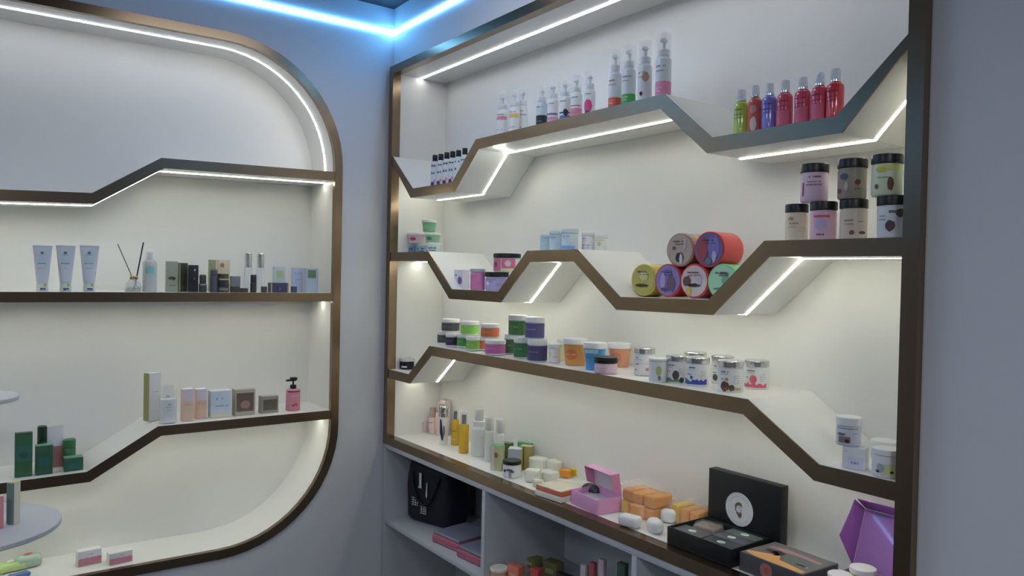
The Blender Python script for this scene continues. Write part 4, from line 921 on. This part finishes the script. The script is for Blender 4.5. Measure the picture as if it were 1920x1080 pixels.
# ================================================================== LEFT NICHE, straight shelf
ya, yb3, yc3, yd3 = -.0805, -.532, -.6625, AZ0+FW+.0005
def sp(px, zs, yt, wd, x): return spot(px, zs, yt, wd, x=x)
G = 'white squeeze tubes standing on the straight shelf'
TB = pl(178, 184, 190, .3)
for px, tx in ((80, 'white squeeze tube standing on its cap, leftmost of three'), (123.5, 'white squeeze tube standing on its cap, middle of three'), (168, 'white squeeze tube standing on its cap, right one next to the reed diffuser')):
    x, y, z, r, h = sp(px, ya, 460, 37, -.055); o = thing('squeeze_tube', tx, 'tube', (x, y, z), pi/2-.05, G)
    n = 24; vs = []; fs = []; hc = h*.20
    for j in range(9):
        t = j/8; a_ = r*(.62+.38*t); b_ = r*.62*(1-t)+.0016*t; zz = hc+.0005+(h*.96-hc)*t
        for i in range(n): a = 2*pi*i/n; vs.append((a_*cos(a), b_*sin(a), zz))
    for j in range(8):
        for i in range(n): k = (i+1) % n; fs.append((j*n+i, j*n+k, (j+1)*n+k, (j+1)*n+i))
    fs += [tuple(range(n))[::-1], tuple(range(8*n, 9*n))]
    mesh('tube_body', vs, fs, TB, o)
    box('crimp', -r, r, -.0012, .0012, h*.9605, h, pl(170, 178, 190), o, .0004)
    lathe('cap', [(r*.60, 0), (r*.62, .002), (r*.58, hc-.002), (r*.55, hc)], pl(185, 188, 180), o)
    s = nx(); q = ink(110, 135, 165)
    fr = [blob(-r*.05, h*.84, r*.18, h*.03, ink(80, 105, 130), s)]+words(-r*.5, r*.3, h*.79, h*.012, q, s)+words(-r*.5, r*.4, h*.60, h*.02, ink(80, 130, 150), s+1)+words(-r*.5, r*.4, h*.50, h*.012, q, s+2)+[rect(-r*.45, r*.45, h*.62, h*.76, ink(165, 185, 195))]
    vs = []; fs = []; fm = []; ms = []
    for cols, m in fr:
        if m not in ms: ms.append(m)
        b0 = len(vs)
        for u, lo, hi in cols:
            for v in (lo, hi):
                t = (v-hc)/(h*.96-hc); a_ = r*(.62+.38*t); b_ = r*.62*(1-t)+.0016*t; off = .0012 if m != fr[-1][1] else .0008
                vs.append((u, -b_*math.sqrt(max(0, 1-(u/a_)**2))-off, v))
        for i in range(len(cols)-1): fs.append((b0+2*i, b0+2*i+2, b0+2*i+3, b0+2*i+1)); fm.append(ms.index(m))
    mesh('label', vs, fs, ms, o, fm, smooth=False)
    R2 = r*.61
    decal(o, [rect(-R2*.6, R2*.75, .003, hc*.92, ink(190, 195, 185)), ([(-R2*.6, hc*.75, hc*.9), (R2*.3, hc*.55, hc*.9), (R2*.75, hc*.6, hc*.9)], ink(140, 165, 85)), rect(-R2*.4, R2*.6, .004, hc*.42, ink(70, 85, 125))]+words(-R2*.3, R2*.5, hc*.12, hc*.2, ink(215, 220, 230), s), 'price_print', R=R2)
x, y, z, r, h = sp(250, ya, 518, 33, -.06)
o = thing('reed_diffuser', 'small glass reed diffuser with two dark crossed sticks and gold bow', 'reed diffuser', (x, y, z), pi/2)
lathe('glass_bottle', [(r*.9, 0), (r, .003), (r*.85, h*.5), (r*.35, h*.85), (r*.33, h)], GLASS, o)
lathe('diffuser_oil', [(r*.85, .0025), (r*.92, .004), (r*.85, h*.28)], mat('diffuser_oil', S(120, 125, 90), .2, alpha=.6), o)
bm = bmesh.new()
for sx in (-1, 1): bmbox(bm, sx*.003, sx*.013, -r*.4-.004, -r*.4, h*.80, h*1.05, .002)
bmbox(bm, -.003, .003, -r*.4-.005, -r*.4, h*.85, h*1.0, .001); bmobj('bow', bm, GOLD, o)
tube('reed', [(.001, 0, .006), (.010, -.002, h*.95), (.029, -.004, .168)], .0022, mat('dark_reed', (.015, .015, .03), .6), o, 8)
tube('reed', [(.020, .004, .006), (-.003, .004, h*.95), (-.048, .006, .160)], .0014, mat('grey_reed', (.09, .08, .075), .6), o, 8)
x, y, z, r, h = sp(281, ya, 472, 27, -.07); o = thing('cosmetic_bottle', 'clear bottle with white cap and teal label beside the reed diffuser', 'bottle', (x, y, z), pi/2)
lathe('bottle_body', [(r*.92, 0), (r, .003), (r, h*.72), (r*.8, h*.78), (r*.5, h*.80)], mat('milky_plastic', S(172, 178, 180), .2, alpha=.8), o)
lathe('cap', [(r*.52, h*.802), (r*.56, h*.81), (r*.56, h-.002), (r*.5, h)], pl(195, 200, 205), o)
decal(o, [rect(-r*.8, r*.8, h*.46, h*.62, ink(110, 175, 175)), rect(-r*.5, r*.3, h*.64, h*.70, ink(195, 160, 165))], R=r)
def lb(px, yt, wd, x, k, kind, tx, c, labf=None, zs=ya, rot=0, top=None, grp=None, cat='box', m=None):
    x_, y_, z, r, h = sp(px, zs, yt, wd, x); va = math.atan2(CAM.y-y_, CAM.x-x_)+pi/2; w_, d_ = boxdims(r, va-(pi/2+rot), k)
    o = thing(kind, tx, cat, (x_, y_, z), pi/2+rot, grp); carton(o, w_, d_, h, m or pl(*c), labf(w_, h) if labf else None, top=top); return o, w_, d_, h
GB = 'small cosmetics in the middle of the straight shelf'
lb(322, 490, 24, -.09, .5, 'carton_box', 'grey-green carton with a dark branch print, left of the black cartons', (140, 145, 125), lambda w, h: [blob(0, h*.45, w*.35, h*.06, ink(70, 70, 50), 3, .8)]+words(-w*.3, w*.3, h*.2, h*.03, ink(80, 80, 60), 4))
lb(343, 493, 19, -.10, .5, 'carton_box', 'dark olive carton with gold side between grey-green and black cartons', (55, 55, 38), lambda w, h: [rect(-w*.48, -w*.30, h*.02, h*.98, ink(140, 140, 90))])
lb(362.5, 497, 20, -.06, .6, 'carton_box', 'plain black carton with small white marks', (32, 32, 36), lambda w, h: [blob(w*.1, h*.82, w*.1, h*.04, ink(150, 150, 150), 3), blob(w*.05, h*.5, w*.1, h*.02, ink(120, 120, 120), 4)])
def lbot(px, yt, wd, x, tx, c, capc, lf=.4, zs=ya, kind='cosmetic_bottle', cr=.85, cat='bottle', labf=None, m=None, cm=None):
    x_, y_, z, r, h = sp(px, zs, yt, wd, x); o = thing(kind, tx, cat, (x_, y_, z), pi/2); hb = h*(1-lf)
    lathe('bottle_body', [(r*.9, 0), (r, .002), (r, hb-.003), (r*.9, hb)], m or pl(*c), o)
    lathe('cap', [(r*cr*.95, hb+.0004), (r*cr, hb+.0015), (r*cr, h-.003), (r*cr*.8, h)], cm or pl(*capc), o)
    if labf: decal(o, labf(r, hb), R=r)
    return o
lbot(380.5, 515, 15, -.05, 'short charcoal bottle with silver band right of the black carton', (58, 60, 62), (66, 68, 66), .5, labf=lambda r, h: [rect(-r, r, h*.80, h*.94, ink(130, 135, 130))])
lb(398, 487, 15, -.12, .6, 'carton_box', 'narrow yellow-green carton behind the tall grey bottle', (135, 140, 95))
lb(419, 487, 25, -.13, .4, 'carton_box', 'cream carton with a red flower print at the back', (190, 180, 145), lambda w, h: [blob(-w*.15, h*.83, w*.18, h*.07, ink(185, 110, 95), 3, .5)])
lbot(401, 505, 14, -.045, 'slim slate grey bottle in front of the cream carton', (72, 74, 84), (82, 84, 96), .3, cr=.95)
x_, y_, z, r, h = sp(418, ya, 527, 22, -.05); hj = .034
o = thing('cream_jar', 'black jar with gold band at the bottom of a stack of two', 'jar', (x_, y_, z), pi/2, 'stacked black and gold jars'); jar(o, r, hj, pl(70, 72, 76), pl(45, 46, 50), .4, [rect(-r, r, hj*.3, hj*.4, ink(150, 140, 90))], lidr=1.02)
o = thing('cream_jar', 'black jar with gold lid stripes on top of a stack of two', 'jar', (x_, y_, z+hj+.0004), pi/2, 'stacked black and gold jars'); jar(o, r, hj*.95, pl(60, 62, 58), mat('gold_black_lid', (.16, .14, .06), .3, .6), .42, [rect(-r, r, hj*.3, hj*.44, ink(165, 165, 120))], lidr=1.0, ridges=2)
lb(441, 518, 20, -.09, .6, 'carton_box', 'silver-grey carton right of the stacked black jars', (120, 124, 126))
lb(441, 537, 19, -.04, .7, 'compact_case', 'low dark olive case in front of the silver-grey carton', (62, 60, 50), cat='case')
lb(458, 540, 15, -.04, .7, 'compact_case', 'low dark brown case between the olive case and the black stick', (70, 52, 46), cat='case')
GG = 'tall clear-capped sticks at the back'
lbot(466, 474, 16, -.13, 'tall clear stick with mirrored cap, left of the pair', (175, 175, 175), (170, 175, 175), .38, m=GLASS, cm=mat('mirror_cap', (.7, .72, .72), .15, .8, alpha=.7), kind='lip_gloss', cat='lip gloss')
lbot(489, 475, 16, -.13, 'tall clear stick with mirrored cap, right of the pair', (175, 175, 175), (170, 175, 175), .38, m=GLASS, cm=mat('mirror_cap', (.7, .72, .72), .15, .8, alpha=.7), kind='lip_gloss', cat='lip gloss')
lbot(475.5, 515, 12, -.045, 'short black stick in front of the clear-capped pair', (52, 48, 46), (45, 42, 52), .45, kind='lipstick', cr=.95, cat='lipstick')
lb(495, 537, 12, -.05, .8, 'compact_case', 'tiny dark green box right of the short black stick', (55, 70, 55))
lb(523, 500, 24, -.13, .6, 'carton_box', 'pale aqua carton with a green patch behind the navy box', (165, 180, 185), lambda w, h: [rect(-w*.3, w*.3, h*.55, h*.85, ink(160, 180, 130))])
lb(522, 530, 40, -.05, .5, 'carton_box', 'wide navy box with copper ends near the right of the straight shelf', (55, 58, 84), lambda w, h: [rect(-w*.5, -w*.42, h*.02, h*.98, ink(165, 130, 100)), rect(w*.42, w*.5, h*.02, h*.98, ink(165, 130, 100)), blob(0, h*.4, w*.07, h*.2, ink(90, 60, 130), 3)])
lb(551, 537, 12, -.045, .8, 'carton_box', 'tiny navy box right of the wide navy one', (55, 70, 100))
lb(557, 502, 23, -.10, .5, 'carton_box', 'lilac-white carton behind the tiny navy box', (160, 168, 195), lambda w, h: words(-w*.3, w*.3, h*.75, h*.06, ink(130, 130, 170), 3)+words(-w*.3, w*.2, h*.5, h*.04, ink(130, 150, 170), 4))
lb(583, 503, 28, -.07, .6, 'carton_box', 'blue-grey carton with a dark green square, rightmost on the straight shelf', (150, 165, 180), lambda w, h: [rect(-w*.35, w*.3, h*.60, h*.93, ink(90, 115, 90))])

# ---- lower zigzag shelf, raised part
tc = lb(286, 697, 32, -.12, .7, 'carton_box', 'tall white carton with mustard side at the left of the raised shelf part', (175, 177, 180), lambda w, h: words(-w*.2, w*.3, h*.6, h*.02, ink(140, 140, 165), 3), zs=yb3, rot=.42, m=pl(178, 180, 182))
decal(tc[0], [([(-tc[2]*.49, .001, tc[3]-.001), (tc[2]*.49, .001, tc[3]-.001)], ink(130, 130, 70))], 'side_print', y=-tc[1]/2, off=-.0006, axis='+x')
x_, y_, z, r, h = sp(316, yb3, 720, 31, -.045); o = thing('cosmetic_bottle', 'square-shouldered milky bottle with clear cap in front of the tall carton', 'bottle', (x_, y_, z), pi/2)
rbox('bottle_body', r*2, r*1.2, h*.66, pl(185, 190, 190, .25), o, .006)
lathe('neck', [(r*.3, h*.6605), (r*.3, h*.74), (r*.25, h*.745)], pl(175, 178, 178), o)
box('clear_cap', -r*.62, r*.62, -r*.45, r*.45, h*.662, h, mat('frosted_cap', (.8, .82, .8), .15, alpha=.30), o, .002)
decal(o, [blob(r*.05, h*.50, r*.18, h*.02, ink(130, 130, 150), 3)]+words(-r*.5, r*.5, h*.42, h*.018, ink(120, 125, 145), 4)+words(-r*.3, r*.3, h*.34, h*.015, ink(150, 150, 165), 5), y=-r*.6)
PB = lambda w, h: [rect(-w*.49, w*.49, h*.62, h*.985, ink(185, 175, 185))]+words(-w*.3, w*.2, h*.5, h*.03, ink(160, 120, 110), nx())
lb(351, 727, 25, -.06, .9, 'carton_box', 'peach carton with pale top band, front one of the peach pair', (208, 165, 140), PB, zs=yb3, top=pl(210, 200, 195))
lb(376, 727, 25, -.085, .9, 'carton_box', 'peach carton with pale top band, right one of the peach pair', (206, 160, 138), PB, zs=yb3, top=pl(210, 200, 195))
lb(412, 729, 44, -.08, .6, 'carton_box', 'pale blue carton with a peach foot, right of the peach pair', (165, 180, 198), lambda w, h: [rect(-w*.49, w*.49, .001, h*.12, ink(210, 180, 140))]+words(-w*.25, w*.1, h*.68, h*.09, ink(120, 130, 165), 3)+words(-w*.35, w*.35, h*.42, h*.04, ink(100, 110, 150), 4)+words(-w*.1, w*.15, h*.25, h*.03, ink(210, 215, 225), 5), zs=yb3, top=pl(195, 205, 215))
lb(457, 726, 44, -.08, .6, 'carton_box', 'brown window carton with pinkish contents, beside the pale blue carton', (150, 142, 125), lambda w, h: [rect(-w*.44, w*.42, h*.16, h*.86, ink(95, 78, 66)), blob(0, h*.42, w*.25, h*.15, ink(140, 105, 95), 3)], zs=yb3, top=pl(170, 160, 140))
lb(503.5, 739, 38, -.08, .6, 'carton_box', 'smaller brown window carton left of the pink pump bottle', (128, 120, 104), lambda w, h: [rect(-w*.40, w*.42, h*.18, h*.80, ink(82, 76, 64))], zs=yb3, top=pl(150, 145, 130))
x_, y_, z, r, h = sp(550, yb3, 706, 27, -.08); o = thing('pump_bottle', 'pink pump bottle with black pump head near the right frame', 'bottle', (x_, y_, z), pi/2)
lathe('bottle_body', [(r*.94, 0), (r, .003), (r, h*.60), (r*.97, h*.63), (r*.3, h*.66)], mat('pink_plastic', S(195, 120, 140), .2, alpha=.9), o)
lathe('collar', [(r*.38, h*.6605), (r*.45, h*.67), (r*.45, h*.76), (r*.3, h*.78)], BLACK, o)
bm = bmesh.new(); bmesh.ops.create_cone(bm, cap_ends=True, segments=14, radius1=r*.12, radius2=r*.12, depth=h*.10, matrix=Matrix.Translation((0, 0, h*.835)))
bmbox(bm, -r*1.05, r*.45, -r*.18, r*.18, h*.885, h*.94, .002); bmbox(bm, -r*.45, r*.5, -r*.4, r*.4, h*.92, h, .003); bmobj('pump_head', bm, BLACK, o)
decal(o, [rect(-r*1.2, r*1.2, h*.57, h*.61, ink(120, 30, 60)), blob(r*.1, h*.20, r*.30, h*.05, ink(190, 30, 50), 3, .7), blob(-r*.3, h*.18, r*.2, h*.04, ink(150, 40, 70), 4, .7), rect(-r*1.2, r*1.2, .003, h*.04, ink(190, 40, 80))]+words(-r*.6, r*.5, h*.45, h*.02, ink(220, 180, 190), 5), R=r)
# ---- lower part
GRN = (35, 105, 65)
o, w_, d_, h = lb(44.5, 809, 34, -.06, .6, 'carton_box', 'tall green carton, leftmost of the green set on the low shelf part', (45, 110, 60), lambda w, h: [rect(-w*.49, w*.49, h*.35, h*.72, ink(40, 95, 80)), blob(0, h*.5, w*.25, h*.08, ink(30, 80, 70), 3)], zs=yc3, top=pl(30, 55, 40), m=pl(45, 92, 55))
lb(82.5, 831, 34, -.06, .7, 'carton_box', 'medium green carton in front of the dark bottle on the low shelf part', (38, 84, 58), lambda w, h: [rect(-w*.3, w*.35, h*.3, h*.6, ink(30, 90, 80))], zs=yc3, top=pl(95, 150, 110))
lbot(79, 797, 19, -.13, 'dark green bottle rising behind the medium green carton', (25, 60, 35), (20, 55, 32), .35, zs=yc3, cr=.95)
lb(103, 796, 32, -.14, .6, 'carton_box', 'white carton with a rose-brown lower half behind the green ones', (185, 185, 190), lambda w, h: [rect(-w*.49, w*.49, .002, h*.52, ink(165, 110, 105))], zs=yc3, top=pl(160, 175, 155))
o, w_, d_, h = lb(137.5, 853, 38, -.06, .7, 'carton_box', 'low green carton at the right of the green set', (38, 92, 66), lambda w, h: [rect(-w*.3, w*.4, h*.25, h*.6, ink(35, 95, 85))], zs=yc3, top=pl(85, 145, 105))
lbot(130, 821, 25, -.115, 'round green bottle behind the low green carton', (42, 95, 55), (46, 100, 62), .3, zs=yc3, cr=1.0, kind='cosmetic_bottle')
# ---- floor of the left niche
G = 'small white and pink cartons on the niche floor'
for px, yt, yb, wd, tx in ((166, 1017, 1064, 49, 'white over rose pink carton on the niche floor, left and taller one'), (224, 1024, 1061, 49, 'white over rose pink carton on the niche floor, right and lower one')):
    x_, y_, z, r, h = spot(px, yd3, yt, wd, yb=yb); rot = .12; va = math.atan2(CAM.y-y_, CAM.x-x_)+pi/2; w_, d_ = boxdims(r, va-(pi/2+rot), .45)
    if yt == 1017: h *= .80
    else: h *= .88
    o = thing('carton_box', tx, 'box', (x_, y_, z), pi/2+rot, G)
    carton(o, w_, d_, h, pl(200, 195, 195), [([(-w_*.49+w_*.98*i/8, .001, h*(.50+.03*(i % 2))) for i in range(9)], ink(178, 110, 125))]+words(-w_*.1, w_*.12, h*.72, h*.06, ink(130, 120, 150), 3), top=pl(210, 200, 190))
G = 'colourful foil packs on the niche floor'
for px, yt, yb, wd, c1, c2, tx, hz in ((22, 1042, 1078, 60, (165, 190, 110), (205, 200, 190), 'yellow-green foil pack at the bottom left of the niche floor', .03), (52, 1040, 1070, 50, (150, 175, 150), (180, 60, 80), 'sage foil pack with a red panel on the niche floor', .042)):
    x_, y_, z, r, h = spot(px, yd3, yt, wd, yb=yb); o = thing('foil_pack', tx, 'pack', (x_, y_, z), pi/2+.2, G)
    rbox('pouch', r*2.0, r*1.2, hz, mat('foil', S(*c1), .25, coat=.4), o, .014, .002, nx())
    decal(o, [blob(0, 0, r*.35, r*.25, ink(*c2), 3)], 'printed_panel', y=hz+.001, axis='+z')
x_, y_, z, r, h = spot(35, yd3, 1068, 44, yb=1092); o = thing('foil_pack', 'blue foil pack in front of the sage one on the niche floor', 'pack', (x_, y_, z), pi/2+.3, G)
rbox('pouch', r*2.0, r*1.0, .020, mat('foil', S(60, 100, 160), .25, coat=.4), o, .009, .002, nx())

# ================================================================== tiered display stand in front of the left niche
DS = mat('stand_white', (.54, .54, .56), .4)
o = thing('tiered_stand', 'white two-tier round display stand cut by the left picture edge', 'display stand', (.363, -1.368, 0))
lathe('lower_tier', [(.217, Z-.694), (.219, Z-.692), (.219, Z-.682), (.217, Z-.680)], DS, o, 64)
lathe('upper_tier', [(.116, Z-.354), (.118, Z-.352), (.118, Z-.344), (.116, Z-.342)], DS, o, 48)
lathe('pole', [(.012, .0202), (.012, Z-.3545)], DS, o, 16); lathe('base', [(.17, 0), (.17, .015), (.16, .02)], DS, o, 48)
zt_ = -.6795
x_, y_, z, r, h = spot(25, zt_, 901, 26, yb=984)
o = thing('carton_box', 'tall teal and cream carton on the lower tier of the stand', 'box', (x_, y_, z), pi/2-.75); va = math.atan2(CAM.y-y_, CAM.x-x_)+pi/2; w_, d_ = boxdims(r, va-(pi/2-.75), 1.0)
carton(o, w_, d_, h, pl(182, 178, 160), [rect(-w_*.495, w_*.495, .001, h-.002, ink(95, 120, 112))], top=pl(175, 175, 110))
x_, y_, z, r, h = spot(-4, zt_, 927, 26, yb=993)
o = thing('carton_box', 'rose pink carton on the stand, cut by the picture edge', 'box', (x_, y_, z), pi/2+.1); carton(o, r*1.5, r*1.2, h, pl(185, 110, 112), top=pl(205, 175, 170))
